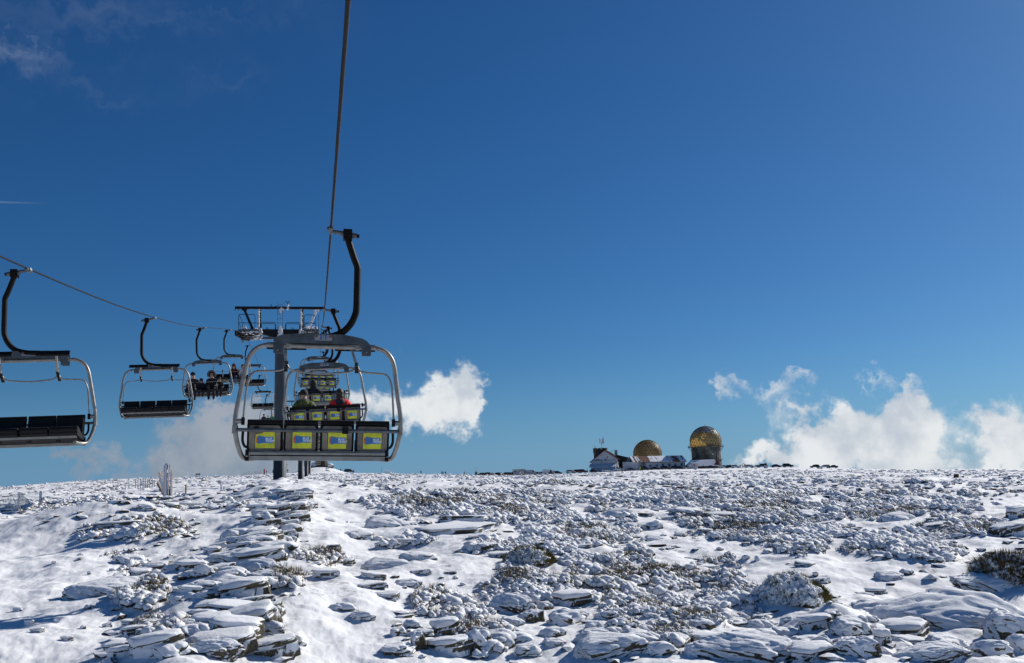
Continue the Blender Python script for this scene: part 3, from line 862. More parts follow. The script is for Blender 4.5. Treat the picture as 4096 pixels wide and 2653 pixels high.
for k in range(20):
    y = 132+k*15.2
    if y < 425: far_chair(CABX_L, y, True, 'small distant chair coming down beyond the first lift tower, front side to us', 'distant chairs coming down beyond the tower')

# ------------------------------------------------------------------ lift towers
TX = CABX_R-GAUGE/2+0.17
Q = 0.00862*69/66               # metres per reference unit at the first tower
def tx(u): return (u-422)*Q
def tower(y, label, rich=True, group='lift towers carrying both ropes'):
    zg = hz1(TX, y); zc = cab(y)
    t = empty('lift_tower', (TX, y, zg), 0, label, 'lift tower', group)
    H = zc-zg                      # rope height above ground
    top = H-0.55                   # underside of the cross arm
    b = MB(); b.lathe([(0.56, -0.6), (0.56, 0.05), (0.43, 0.06), (0.41, top*0.5), (0.40, top)], 28)
    b.lathe([(0.5, top-0.03), (0.5, top+0.03)], 28)
    b.build('pole', TOWERSTEEL, t)
    z0 = top
    def tz(v): return z0+(385-v)*Q*1.06
    b = MB()
    b.prism([(tx(270), tz(345)), (tx(270), tz(314)), (tx(562), tz(314)), (tx(562), tz(345)), (tx(450), tz(376)), (tx(392), tz(376))][::-1], -0.22, 0.22, 0)
    b.box((0, 0, tz(376)), (4.6, 0.30, 0.16), 1)
    for u in (318, 507):
        b.tube([(tx(u)+0.06*math.cos(a), 0, tz(306)+0.06*math.sin(a)) for a in np.linspace(0, 6.283, 9)], 0.02, 6, 0)
    b.build('cross_arm', [TOWERDARK, BARGREY], t)
    # platforms beside the sheaves
    for (ua, ub, v, s) in ((120, 268, 356, -1), (592, 704, 352, 1)):
        b = MB(); xm = (tx(ua)+tx(ub))/2; w = abs(tx(ub)-tx(ua))
        b.box((xm, 0, tz(v)), (w, 3.4, 0.05), 0)
        for yy in (-1.68, 1.68): b.box((xm, yy, tz(v-8)), (w, 0.04, 0.16), 0)
        for xx in (-0.3, 0.3): b.box((xm+xx, 0, tz(v+9)), (0.07, 3.2, 0.1), 1)
        for yy in (-1.2, -0.5, 0.3, 1.1): b.box((xm, yy, tz(v+10)), (w*0.95, 0.06, 0.07), 1)
        b.build('platform', [BARGREY, TOWERDARK], t)
        b = MB()
        for yy in (-1.68, 1.68):
            xa, xb, zt, zb = xm-w/2+0.02, xm+w/2-0.25, tz(236), tz(v-2)
            b.tube([(xa, yy, zb), (xa, yy, zt-0.12), (xa+0.04, yy, zt-0.03), (xa+0.12, yy, zt), (xb-0.12, yy, zt), (xb-0.04, yy, zt-0.03), (xb, yy, zt-0.12), (xb, yy, zb)], 0.022, 6)
            b.tube([(xa, yy, (zt+zb)/2), (xb, yy, (zt+zb)/2)], 0.018, 6)
        xe = xm+s*(w/2-0.03)
        for zz in (tz(236), (tz(236)+tz(v))/2): b.tube([(xe if s > 0 else xe, -1.68, zz), (xe, 1.68, zz)], 0.02, 6)
        b.build('railing', TOWERDARK, t)
    for (ua, ub) in ((272, 382), (453, 562)):
        b = MB()
        for (zz, e) in ((tz(262), 0), (tz(272), 4)):
            xa, xb = tx(ua+e), tx(ub-e)
            b.tube([(xa, -0.1, tz(314)), (xa, -0.1, zz-0.08), (xa+0.08, -0.1, zz), (xb-0.08, -0.1, zz), (xb, -0.1, zz-0.08), (xb, -0.1, tz(314))], 0.022, 6)
        b.build('railing', TOWERDARK, t)
    # sheave trains
    for s, x in ((-1, -GAUGE/2), (1, GAUGE/2)):
        b = MB()
        for k in range(8):
            yy = -2.0+k*0.57
            zz = cab(y+yy)-zg-0.20
            b.tube([(x-0.055, yy, zz), (x+0.055, yy, zz)], 0.19, 18, 0, smooth=False)
            b.tube([(x-0.08, yy, zz), (x+0.08, yy, zz)], 0.06, 10, 1, smooth=False)
        b.build('sheave_wheels', [BLACK, BARGREY], t)
        b = MB()
        for k in range(4):
            yy = -1.72+k*1.14; zz = cab(y+yy)-zg-0.2
            b.bar((x-s*0.10, yy-0.30, zz), (x-s*0.10, yy+0.30, zz), 0.04, 0.14, 0)
            b.box((x-s*0.12, yy, zz-0.10), (0.06, 0.2, 0.16), 0)
        for k in range(2):
            yy = -1.15+k*2.28
            b.bar((x-s*0.16, yy-0.60, H-0.42), (x-s*0.16, yy+0.60, H-0.40), 0.05, 0.16, 0)
        b.bar((x-s*0.22, -1.2, H-0.52), (x-s*0.22, 1.2, H-0.48), 0.08, 0.2, 0)
        b.bar((x-s*0.2, 0, H-0.52), (x-s*0.75, 0, H-0.60), 0.16, 0.16, 1)
        b.build('sheave_frame', [TOWERDARK, BARGREY], t)
    # upper working beam and its legs
    b = MB()
    b.bar((tx(80), 0, tz(157)), (tx(741), 0, tz(154)), 0.17, 0.17, 0)
    for u in (81, 104, 716, 740): b.box((tx(u), 0, tz(163)), (0.03, 0.2, 0.30), 0)
    for u in (222, 625): b.box((tx(u), 0, tz(157)), (0.02, 0.19, 0.19), 0)
    b.build('working_beam', [TOWERDARK], t)
    lb = MB(); lb.bar((tx(148), 0, tz(170)), (tx(214), 0, tz(316)), 0.19, 0.17, 0); lb.box((tx(148), 0, tz(171)), (0.36, 0.2, 0.08), 0); lb.box((tx(212), 0, tz(320)), (0.3, 0.5, 0.28), 0)
    lb.build('slanting_leg', [TOWERDARK], t)
    lb = MB(); lb.bar((tx(684), 0, tz(170)), (tx(620), 0, tz(316)), 0.19, 0.17, 0); lb.box((tx(684), 0, tz(171)), (0.36, 0.2, 0.08), 0)
    o = lb.build('slanting_leg', [RIME if rich else TOWERDARK], t)
    if rich: o['label'] = 'leg white with rime ice'
    for u in (264, 578):
        lb = MB(); lb.bar((tx(u), 0.12, tz(160)), (tx(u+6), 0.12, tz(350)), 0.10, 0.10, 0)
        lb.build('upright', [TOWERDARK], t)
    b = MB()
    for u in (396, 433): b.tube([(tx(u), -0.25, tz(328)), (tx(u), -0.25, tz(118))], 0.018, 6)
    for v in range(138, 320, 33): b.tube([(tx(396), -0.25, tz(v)), (tx(433), -0.25, tz(v))], 0.014, 6)
    b.build('ladder', BARGREY, t)
    b = MB()
    b.tube([(tx(469), 0, tz(150)), (tx(469), 0, tz(112))], 0.03, 8)
    b.tube([(tx(455), 0, tz(108)), (tx(481), 0, tz(108))], 0.008, 5)
    for u in (455, 481): b.blob((tx(u), 0, tz(108)), (0.045, 0.045, 0.045), 0, 2, 0)
    b.tube([(tx(346), 0, tz(150)), (tx(346), 0, tz(135)), (tx(343), 0, tz(128))], 0.03, 6)
    b.box((tx(382), 0, tz(146)), (0.08, 0.08, 0.1), 0)
    b.build('wind_gauge', [BLACK], t)
    if rich:
        g = random.Random(5)
        def crust(p, q, n, r):
            p, q = Vector(p), Vector(q); b = MB()
            for k in range(n):
                c = p.lerp(q, g.random())+Vector((g.uniform(-.03, .03), g.uniform(-.06, .0), 0))
                b.blob(c, (r*g.uniform(.7, 1.3), r*g.uniform(.7, 1.2), r*g.uniform(1, 1.9)), 0, 1, 0.25, g)
            b.build('rime_crust', RIME, t)
        for u in (254, 568): crust((tx(u+2), 0.03, tz(155)), (tx(u), 0.03, tz(378)), 60, 0.055)
        crust((tx(470), -0.02, tz(138)), (tx(468), -0.02, tz(166)), 12, 0.07)
        crust((tx(405), -0.22, tz(166)), (tx(440), -0.15, tz(170)), 12, 0.06); crust((tx(416), -0.2, tz(172)), (tx(418), -0.2, tz(190)), 8, 0.06)
        b = MB()
        for k in range(120):
            f = g.random(); v = 295+f*85; w_ = 4+f*20
            b.blob((tx(416+g.uniform(-w_, w_)), -0.25-g.uniform(0, .1), tz(v)), (.07, .06, .09), 0, 1, .25, g)
        b.build('rime_crust', RIME, t)
        b = MB()
        for k in range(70): b.blob((tx(g.uniform(596, 690)), -1.5+g.uniform(-.15, .6), tz(g.uniform(318, 348)-8*math.sin(k))), (.075, .08, .06), 0, 1, .3, g)
        b.build('rime_crust', RIME, t)
        b = MB()
        for k in range(60): b.blob((tx(g.uniform(545, 620)), g.uniform(-.5, .1), tz(g.uniform(320, 380))), (.09, .09, .08), 0, 1, .3, g)
        b.build('rime_crust', RIME, t)
        b = MB()
        for k in range(70): b.blob((tx(g.uniform(228, 285)), g.uniform(-.6, .1), tz(g.uniform(310, 385))), (.08, .08, .09), 0, 1, .3, g)
        b.build('rime_crust', RIME, t)
        b = MB()
        for k in range(40): b.blob((tx(g.uniform(128, 262)), -1.68+g.uniform(-.03, .03), tz(g.uniform(354, 364))), (.09, .04, .022), 0, 1, .3, g)
        b.build('rime_crust', RIME, t)
        b = MB()
        for k in range(14): b.blob((tx(g.uniform(125, 260)), g.uniform(-1.6, 1.4), tz(368)+g.uniform(-.02, .02)), (.10, .14, .03), 0, 1, .3, g)
        b.build('rime_crust', RIME, t)
        b = MB()
        for k in range(36): b.blob((tx(g.uniform(142, 180)), -1.4, tz(g.uniform(320, 350))), (.07, .07, .08), 0, 1, .3, g)
        b.build('rime_crust', RIME, t)
    return t
tower(TOWER_Y, 'nearest lift tower, grey round pole with rime-covered platforms, rising behind chair 11')
tower(155, 'second lift tower along the line, its pole showing under the right of chair 11', False)
tower(230, 'third lift tower along the line, thin pole just right of the second pole', False)
tower(320, 'farthest lift tower, thinnest pole standing on the snowy mound', False)
# ------------------------------------------------------------------ people: one continuous skinned body each
SKIN_T = mat('skin', (0.42, 0.24, 0.17), 0.6, 0, 0.08, 8)
HAIR = mat('dark_hair', (0.02, 0.013, 0.01), 0.6, 0, 0.2, 20)
def cloth(name, c): return mat('cloth_'+name, c, 0.8, 0, 0.22, 9, 0.3, 30)
CL = dict(green=cloth('olive_green', (0.075, 0.09, 0.018)), red=cloth('red', (0.85, 0.02, 0.015)), navy=cloth('navy', (0.012, 0.014, 0.03)),
          black=cloth('black', (0.010, 0.009, 0.010)), brown=cloth('dark_brown', (0.035, 0.018, 0.012)), maroon=cloth('maroon', (0.07, 0.008, 0.012)),
          white=cloth('white', (0.62, 0.62, 0.66)), jeans=cloth('blue_jeans', (0.05, 0.13, 0.25)), grey=cloth('grey', (0.10, 0.10, 0.11)),
          bright=cloth('bright_green', (0.02, 0.32, 0.12)), beige=cloth('beige', (0.42, 0.35, 0.24)), purple=cloth('dark_purple', (0.05, 0.02, 0.06)),
          lime=cloth('lime', (0.45, 0.62, 0.02)), orange=cloth('orange_brown', (0.30, 0.10, 0.03)), charcoal=cloth('charcoal', (0.025, 0.025, 0.03)))
def skinned(nodes, edges, root, name, zone, mats):
    """nodes: name -> (pos, radius); a Skin modifier grows one closed surface"""
    keys = list(nodes); idx = {k: i for i, k in enumerate(keys)}
    me = bpy.data.meshes.new(name); me.from_pydata([nodes[k][0] for k in keys], [(idx[a], idx[b]) for a, b in edges], [])
    ob = bpy.data.objects.new(name, me); COL.objects.link(ob)
    ob.modifiers.new('skin', 'SKIN')
    if not me.skin_vertices: me.attributes
    lay = me.skin_vertices[0].data
    for i, k in enumerate(keys):
        r = nodes[k][1]
        lay[i].radius = r if isinstance(r, tuple) else (r, r)
        lay[i].use_root = (k == root)
    sb = ob.modifiers.new('sub', 'SUBSURF'); sb.levels = 2; sb.render_levels = 2
    dg = bpy.context.evaluated_depsgraph_get(); dg.update()
    out = bpy.data.meshes.new_from_object(ob.evaluated_get(dg))
    out.name = name
    bpy.data.objects.remove(ob); bpy.data.meshes.remove(me)
    out.materials.clear()
    for mt in mats: out.materials.append(mt)
    # clothing zones by the nearest bone
    segs = [(Vector(nodes[a][0]), Vector(nodes[b][0]), zone.get((a, b), 0)) for a, b in edges]
    mi = []
    for p in out.polygons:
        c = p.center; best = (1e9, 0)
        for a, b, z in segs:
            d = b-a; t = max(0, min(1, (c-a).dot(d)/max(d.length_squared, 1e-9)))
            q = (c-(a+d*t)).length
            if q < best[0]: best = (q, z)
        mi.append(best[1])
    out.polygons.foreach_set('material_index', mi)
    out.polygons.foreach_set('use_smooth', [True]*len(mi))
    out.update()
    return out

def body_mesh(name, pose, jacket, trousers, boots, face=True, bulk=1.0, gloves=None):
    P = pose; k = bulk
    nodes = {'pelvis': (P['pelvis'], (0.155*k, 0.125*k)), 'waist': (P['waist'], (0.155*k, 0.125*k)), 'chest': (P['chest'], (0.185*k, 0.135*k)), 'collar': (P['collar'], (0.12*k, 0.10*k)),
             'neck': (P['neck'], 0.062), 'jaw': (P['jaw'], (0.075, 0.085)), 'skull': (P['skull'], (0.083, 0.098)), 'crown': (P['crown'], 0.065), 'nose': (P['nose'], 0.018)}
    E = [('pelvis', 'waist'), ('waist', 'chest'), ('chest', 'collar'), ('collar', 'neck'), ('neck', 'jaw'), ('jaw', 'skull'), ('skull', 'crown'), ('jaw', 'nose')]
    Z = {('neck', 'jaw'): 3, ('jaw', 'skull'): 3, ('skull', 'crown'): 3, ('jaw', 'nose'): 3, ('collar', 'neck'): 0, ('pelvis', 'waist'): 0}
    for s in 'LR':
        for a, r in (('sh', 0.082*k), ('el', 0.060*k), ('wr', 0.046*k), ('ha', 0.042), ('hip', 0.105*k), ('kn', 0.074*k), ('an', 0.056*k), ('he', 0.05), ('to', 0.045)):
            nodes[a+s] = (P[a+s], r)
        E += [('collar', 'sh'+s), ('sh'+s, 'el'+s), ('el'+s, 'wr'+s), ('wr'+s, 'ha'+s), ('pelvis', 'hip'+s), ('hip'+s, 'kn'+s), ('kn'+s, 'an'+s), ('an'+s, 'he'+s), ('he'+s, 'to'+s)]
        Z[('wr'+s, 'ha'+s)] = 4 if gloves else 3
        Z[('hip'+s, 'kn'+s)] = 1; Z[('kn'+s, 'an'+s)] = 1; Z[('pelvis', 'hip'+s)] = 1; Z[('an'+s, 'he'+s)] = 2; Z[('he'+s, 'to'+s)] = 2
    return skinned(nodes, E, 'pelvis', name, Z, [jacket, trousers, boots, SKIN_T, gloves or SKIN_T])

def head_pose(P, base, lean, turn=0.0):
    """neck and head above the collar; lean forward (m), turn sideways"""
    b = Vector(base)
    P['neck'] = b+Vector((0, 0.01+lean*0.3, 0.09)); P['jaw'] = b+Vector((0, 0.03+lean*0.8, 0.17)); P['skull'] = b+Vector((0, 0.015+lean, 0.265)); P['crown'] = b+Vector((0, 0.0+lean, 0.325))
    P['nose'] = P['jaw']+Vector((0.10*math.sin(turn), 0.10*math.cos(turn), 0.03))
    return P
def seated_pose(lean=0.0, arms='lap', legs=0.0, spread=0.10):
    """origin where the hips rest on the seat; y forward"""
    P = {'pelvis': Vector((0, 0, 0.12)), 'waist': Vector((0, 0.01+lean*0.3, 0.30)), 'chest': Vector((0, lean*0.7, 0.46)), 'collar': Vector((0, 0.01+lean, 0.585))}
    head_pose(P, P['collar'], 0.03+lean*0.4)
    for s, q in (('L', -1), ('R', 1)):
        P['sh'+s] = P['collar']+Vector((q*0.185, 0, -0.035))
        if arms == 'lap':
            P['el'+s] = P['sh'+s]+Vector((q*0.07, 0.10, -0.26)); P['wr'+s] = P['el'+s]+Vector((-q*0.10, 0.22, -0.03)); P['ha'+s] = P['wr'+s]+Vector((-q*0.04, 0.08, 0.0))
        elif arms == 'wide':
            P['el'+s] = P['sh'+s]+Vector((q*0.17, 0.02, -0.22)); P['wr'+s] = P['el'+s]+Vector((q*0.06, 0.22, 0.0)); P['ha'+s] = P['wr'+s]+Vector((-q*0.01, 0.09, 0.0))
        else:
            P['el'+s] = P['sh'+s]+Vector((q*0.06, 0.12, -0.24)); P['wr'+s] = P['el'+s]+Vector((-q*0.09, 0.17, 0.12)); P['ha'+s] = P['wr'+s]+Vector((-q*0.05, 0.04, 0.06))
        P['hip'+s] = Vector((q*0.095, 0.07, 0.10)); P['kn'+s] = Vector((q*(0.10+spread*0.3), 0.50, 0.13)); P['an'+s] = Vector((q*(0.09+spread*0.2), 0.55+legs*q, -0.29))
        P['he'+s] = P['an'+s]+Vector((0, -0.01, -0.06)); P['to'+s] = P['an'+s]+Vector((0, 0.17, -0.085))
    return P
def standing_pose(stride=0.08, lean=0.0, arms=0.1, raise_arm=0.0):
    P = {'pelvis': Vector((0, 0, 0.95)), 'waist': Vector((0, lean*0.3, 1.10)), 'chest': Vector((0, lean*0.7, 1.27)), 'collar': Vector((0, lean, 1.41))}
    head_pose(P, P['collar'], 0.02)
    for s, q in (('L', -1), ('R', 1)):
        P['sh'+s] = P['collar']+Vector((q*0.18, 0, -0.03)); up = raise_arm if q > 0 else 0
        P['el'+s] = P['sh'+s]+Vector((q*(0.08+arms*0.4), 0.02-q*stride*0.4+up*0.15, -0.27+up*0.2)); P['wr'+s] = P['el'+s]+Vector((q*0.0, 0.10+up*0.1, -0.22+up*0.35)); P['ha'+s] = P['wr'+s]+Vector((0, 0.04, -0.08+up*.1))
        P['hip'+s] = Vector((q*0.095, 0, 0.90)); P['kn'+s] = Vector((q*0.10, q*stride*0.6+0.03, 0.50)); P['an'+s] = Vector((q*0.10, q*stride, 0.10)); P['he'+s] = Vector((q*0.10, q*stride-0.02, 0.05)); P['to'+s] = Vector((q*0.11, q*stride+0.16, 0.04))
    return P
def cap_mesh(name, pose, m, kind='beanie'):
    """hat, hood or hair that follows the skull of the pose"""
    c = pose['skull']; b = MB()
    if kind == 'beanie':
        b.lathe([(0.104, -0.03), (0.110, 0.0), (0.108, 0.05), (0.085, 0.10), (0.045, 0.128), (0.0, 0.136)], 16, c+Vector((0, -0.012, 0.0)), 0)
    elif kind == 'hood':
        b.blob(c+Vector((0, -0.035, -0.01)), (0.132, 0.13, 0.155), 0, 3, 0.02)
        b.blob(c+Vector((0, -0.06, -0.15)), (0.15, 0.10, 0.085), 0, 2, 0.04)
    elif kind == 'furhood':
        b.blob(c+Vector((0, -0.05, -0.02)), (0.15, 0.12, 0.16), 0, 3, 0.03)
        for k in range(40):
            a = math.pi*(-0.15+1.3*k/39); b.blob(c+Vector((0.17*math.cos(a), 0.05, 0.18*math.sin(a)-0.03)), (0.045, 0.05, 0.045), 1, 1, 0.3)
    elif kind == 'hair':
        b.blob(c+Vector((0, -0.03, 0.01)), (0.108, 0.112, 0.118), 0, 3, 0.03)
        b.blob(c+Vector((0, -0.06, -0.09)), (0.10, 0.065, 0.12), 0, 2, 0.06)
    elif kind == 'cone':
        b.lathe([(0.104, -0.02), (0.108, 0.0), (0.085, 0.08), (0.04, 0.17), (0.0, 0.23)], 14, c, 0)
    return b
def person(parent_matrix, pose, jacket, trousers, label, group, hat=('beanie', 'black'), scale=1.0, boots='black', bulk=1.0, gloves='black', extra=None):
    J = CL[jacket]; T = CL[trousers]
    o = link('person', body_mesh('person', pose, J, T, CL[boots], True, bulk, CL[gloves] if gloves else None))
    tag(o, label, 'person', group)
    o.matrix_world = parent_matrix @ Matrix.Scale(scale, 4)
    if hat:
        hm = HAIR if hat[1] == 'hair' else CL[hat[1]]
        mats = [hm, CL['grey']] if hat[0] == 'furhood' else [hm]
        nm = {'beanie': 'beanie', 'hood': 'hood', 'furhood': 'hood', 'hair': 'hair', 'cone': 'knitted_hat'}[hat[0]]
        cap_mesh(nm, pose, hm, hat[0]).build(nm, mats, o)
    if extra: extra(o, pose)
    return o
SEAT_Z = cz(1236)
def on_seat(M, i, dx=0.0, fwd=0.30, yaw=0.0): return M @ Matrix.Translation((SEATX[i]+dx, fwd, SEAT_Z-0.01)) @ Matrix.Rotation(yaw, 4, 'Z')
def scarf(o, pose):
    b = MB(); c = pose['neck']
    b.tube([(c.x+0.105*math.cos(a), c.y+0.10*math.sin(a), c.z+0.01*math.sin(3*a)) for a in np.linspace(0, 6.2, 14)], 0.042, 8)
    b.build('scarf', CL['grey'], o)
def jacket_hood(col):
    def f(o, pose):
        b = MB(); c = pose['collar']
        b.blob(c+Vector((0, -0.125, 0.0)), (0.13, 0.07, 0.11), 0, 2, 0.04)
        b.build('jacket_hood', CL[col], o)
    return f
M = UP[2][1] @ Matrix.Translation((0, 0, -0.13))
RIDERS = 'riders on the chairlift'
p = seated_pose(0.06, 'wide'); person(on_seat(M, 0, 0.16), p, 'green', 'black', 'person in olive green jacket, black beanie and pale scarf, seen from behind', RIDERS, ('beanie', 'black'), 1.1, bulk=1.36, extra=lambda o, q: (scarf(o, q), jacket_hood('green')(o, q)))
p = seated_pose(0.04, 'wide'); person(on_seat(M, 2, 0.18), p, 'red', 'black', 'person in bright red jacket with dark hair on the chair with plate 10', RIDERS, ('hair', 'hair'), 1.08, bulk=1.36, extra=jacket_hood('navy'))
M = UP[3][1] @ Matrix.Translation((0, 0, -0.10))
p = seated_pose(0.05, 'wide'); person(on_seat(M, 1, -0.10), p, 'navy', 'black', 'person in black hood riding alone on the chair beyond the red jacket', RIDERS, ('hood', 'black'), 1.06, bulk=1.15)
M = DN[3][1]
# seen from the front the riders' right is on our left
p = seated_pose(0.02, 'lap'); person(on_seat(M, 3, -0.12), p, 'brown', 'navy', 'person in dark brown jacket and black cap at the left end of chair 37', RIDERS, ('beanie', 'black'), 1.05, bulk=1.12)
p = seated_pose(0.02, 'lap', 0.05); person(on_seat(M, 2, 0.0, 0.34), p, 'navy', 'navy', 'small child in blue hooded coat between two adults on chair 37', RIDERS, ('hood', 'navy'), 0.72, boots='beige', bulk=1.1)
p = seated_pose(0.03, 'lap'); person(on_seat(M, 1, 0.02), p, 'black', 'black', 'person in black coat with grey fur-trimmed hood on chair 37', RIDERS, ('furhood', 'black'), 1.04, bulk=1.15)
p = seated_pose(0.04, 'lap'); person(on_seat(M, 1, -0.33, 0.32), p, 'black', 'black', 'small child in black leaning on the fur-hooded adult of chair 37', RIDERS, ('beanie', 'brown'), 0.74, bulk=1.1)
M = DN[4][1]
p = seated_pose(0.02, 'lap'); person(on_seat(M, 1, 0.10), p, 'maroon', 'jeans', 'person in dark red hooded jacket and blue jeans riding down', RIDERS, ('hood', 'maroon'), 1.04, bulk=1.12, boots='beige')
p = seated_pose(0.02, 'up'); person(on_seat(M, 0, 0.06), p, 'white', 'brown', 'person in white jacket with dark hair beside the maroon-hooded rider', RIDERS, ('hair', 'hair'), 1.0, gloves=None)
M = DN[7][1]
p = seated_pose(0.02, 'lap'); person(on_seat(M, 3, -0.1), p, 'navy', 'black', 'person with reddish brown hair on the small chair left of the tower pole', RIDERS, ('hair', 'hair'), 1.0)
p = seated_pose(0.02, 'lap'); person(on_seat(M, 2, -0.05), p, 'brown', 'black', 'child in grey pointed knitted hat on the small chair beside the tower pole', RIDERS, ('cone', 'grey'), 0.78)
p = seated_pose(0.02, 'wide'); person(on_seat(M, 1, 0.0), p, 'bright', 'black', 'person in bright green jacket on the small chair beside the tower pole', RIDERS, ('beanie', 'beige'), 1.0, bulk=1.1)

# ------------------------------------------------------------------ people on foot, far up the slope
WALKERS = 'people on foot on the hilltop'
STAND = {}
def walker(px, py, dist, jacket, trousers, label, facing=0.0, pose='a', h=1.72, hat='black'):
    key = (jacket, trousers, pose)
    if key not in STAND:
        ps = {'a': standing_pose(0.06), 'b': standing_pose(0.20, 0.05), 'c': standing_pose(0.05, 0.02, 0.3, 0.6)}[pose]
        STAND[key] = (body_mesh('person', ps, CL[jacket], CL[trousers], CL['black'], True, 1.12, CL['black']), ps)
    me, ps = STAND[key]
    o = link('person', me); tag(o, label, 'person', WALKERS)
    q = at(px, py, dist); x, y = q.x, q.y
    o.location = (x, y, hz1(x, y)-0.02); o.rotation_euler = (0, 0, facing); k = h/1.74; o.scale = (k, k, k)
    cap_mesh('beanie', ps, None, 'beanie').build('beanie', CL[hat], o)
    return o
_w = [
 (1362, 1890, 445, 'black', 'black', 'dark figure standing alone on the crest right of the lift station', 0.3, 'a'),
 (1380, 1893, 440, 'navy', 'black', 'left of two dark figures beside the vehicle right of the lift station', 2.0, 'a'),
 (1386, 1893, 440, 'black', 'black', 'dark figure touching the rear of the vehicle right of the lift station', 1.0, 'c'),
 (1327, 1868, 432, 'black', 'black', 'dark figure on the station mound beside the tall dark cabin', 0.0, 'a'),
 (1066, 1903, 450, 'black', 'black', 'dark figure right of the red marker at the ski rack on the left crest', 1.2, 'a'),
 (1092, 1905, 450, 'purple', 'black', 'figure standing just left of the nearest tower pole on the crest', 0.2, 'c'),
 (1151, 1897, 445, 'brown', 'brown', 'brown-clad figure just right of the nearest tower pole on the crest', 0.5, 'b'),
 (1768, 1901, 440, 'black', 'black', 'left of the paired dark figures on the crest before the stone monument', 0.5, 'a'),
 (1773, 1902, 440, 'navy', 'black', 'right of the paired dark figures on the crest before the stone monument', 1.5, 'b'),
 (1782, 1902, 440, 'brown', 'black', 'brown figure a step right of the pair before the stone monument', 0.2, 'a'),
 (1858, 1905, 430, 'black', 'black', 'dark figure closest to the stone monument, on its left', 0.7, 'a'),
 (1684, 1899, 445, 'black', 'black', 'small dark figure crouched by the thin marker poles on the crest', 0.2, 'b'),
 (2207, 1904, 425, 'navy', 'black', 'left of two walkers below the white van near the road', 0.4, 'b'),
 (2214, 1904, 425, 'black', 'black', 'right of two walkers below the white van near the road', 0.4, 'a'),
 (2291, 1911, 400, 'orange', 'brown', 'walker in orange-brown on the open snow left of the house', 0.9, 'b'),
 (2380, 1907, 400, 'black', 'black', 'left of two dark figures walking on the snow below the house', 0.4, 'b'),
 (2384, 1907, 400, 'brown', 'black', 'right of two dark figures walking on the snow below the house', 0.4, 'a'),
 (2489, 1909, 390, 'black', 'black', 'dark walker in the snow below the white pickup', 1.5, 'a'),
 (2501, 1907, 390, 'navy', 'black', 'dark walker striding just right of the figure below the white pickup', 1.5, 'b'),
 (2561, 1889, 420, 'lime', 'brown', 'walker in lime yellow jacket below the white annex', 0.4, 'b'),
 (2569, 1889, 422, 'black', 'black', 'dark figure close beside the lime yellow jacket', 1.4, 'a'),
 (2592, 1888, 425, 'charcoal', 'black', 'dark figure standing right of the lime yellow jacket', 0.4, 'c'),
 (2682, 1896, 405, 'brown', 'black', 'dark brown figure standing alone in the snow below the long building', 0.1, 'a'),
 (2637, 1901, 400, 'orange', 'black', 'small orange-brown child crouching in the snow below the long building', 0.1, 'b'),
 (2396, 1884, 455, 'black', 'black', 'dark figure at the blue porch of the house', 0.2, 'a'),
 (2732, 1873, 455, 'black', 'black', 'dark figure at the corner of the long building', 0.4, 'a'),
 (2814, 1872, 455, 'black', 'black', 'dark figure standing in front of the low snowy roof', 0.4, 'a'),
 (2962, 1872, 440, 'black', 'black', 'dark figure left of the open-tailgate car', 0.4, 'a'),
 (2971, 1872, 440, 'navy', 'black', 'dark figure unloading at the open tailgate of the white estate car', 1.4, 'c'),
 (3009, 1873, 438, 'brown', 'black', 'dark figure bending at the front of the white estate car', 1.0, 'b'),
 (3317, 1871, 440, 'black', 'black', 'dark figure between the white and the dark car at the right end of the row', 0.4, 'c'),
 (2092, 1905, 425, 'beige', 'brown', 'pale figure in front of the motorhome', 0.4, 'a'),
 (2350, 1890, 445, 'black', 'black', 'dark figure beside the parked red car left of the house', 0.9, 'a'),
]
for (px, py, d, j, tr, lb, fc, ps) in _w:
    walker(px, py, d, j, tr, lb, fc+YAW, ps, 1.05 if 'child' in lb else 1.72)
# ------------------------------------------------------------------ buildings and vehicles on the summit
SM = 480.0                                     # distance of the summit group
MP = SM/F*1.012                                # metres per photograph pixel there
AZF = YAW                                       # buildings are drawn square to the viewing direction
WALLW = mat('white_render', (0.44, 0.46, 0.50), 0.9, 0, 0.1, 0.3)
WALLC = mat('cream_render', (0.44, 0.43, 0.38), 0.9, 0, 0.1, 0.3)
MURAL = mat('mural_teal', (0.12, 0.22, 0.28), 0.9, 0, 0.1, 1)
ROOFRED = mat('dark_red_roof', (0.022, 0.005, 0.0045), 0.9, 0, 0.2, 0.6, spec=0.05)
BLUEW = mat('blue_render', (0.18, 0.30, 0.46), 0.9, 0, 0.1, 0.5)
SHEET = mat('snowy_sheet_roof', (0.62, 0.68, 0.74), 0.7, 0, 0.1, 0.5)
STONEB = mat('brown_stone', (0.055, 0.04, 0.033), 0.9, 0, 0.35, 1.5, 0.4, 4)
STONEG = mat('weathered_concrete', (0.10, 0.105, 0.09), 0.9, 0, 0.35, 0.35)
WINDOW = mat('dark_window', (0.02, 0.05, 0.06), 0.2, 0, 0.1, 1)
FRAMEW = mat('window_frame', (0.20, 0.32, 0.34), 0.6, 0, 0.1, 1)
TIMBER = mat('orange_brown_timber', (0.16, 0.06, 0.03), 0.8, 0, 0.2, 1)
DECK = mat('dark_deck', (0.03, 0.03, 0.035), 0.8, 0, 0.2, 1)
ANT = mat('antenna_white', (0.55, 0.56, 0.58), 0.5, 0, 0.05, 2)
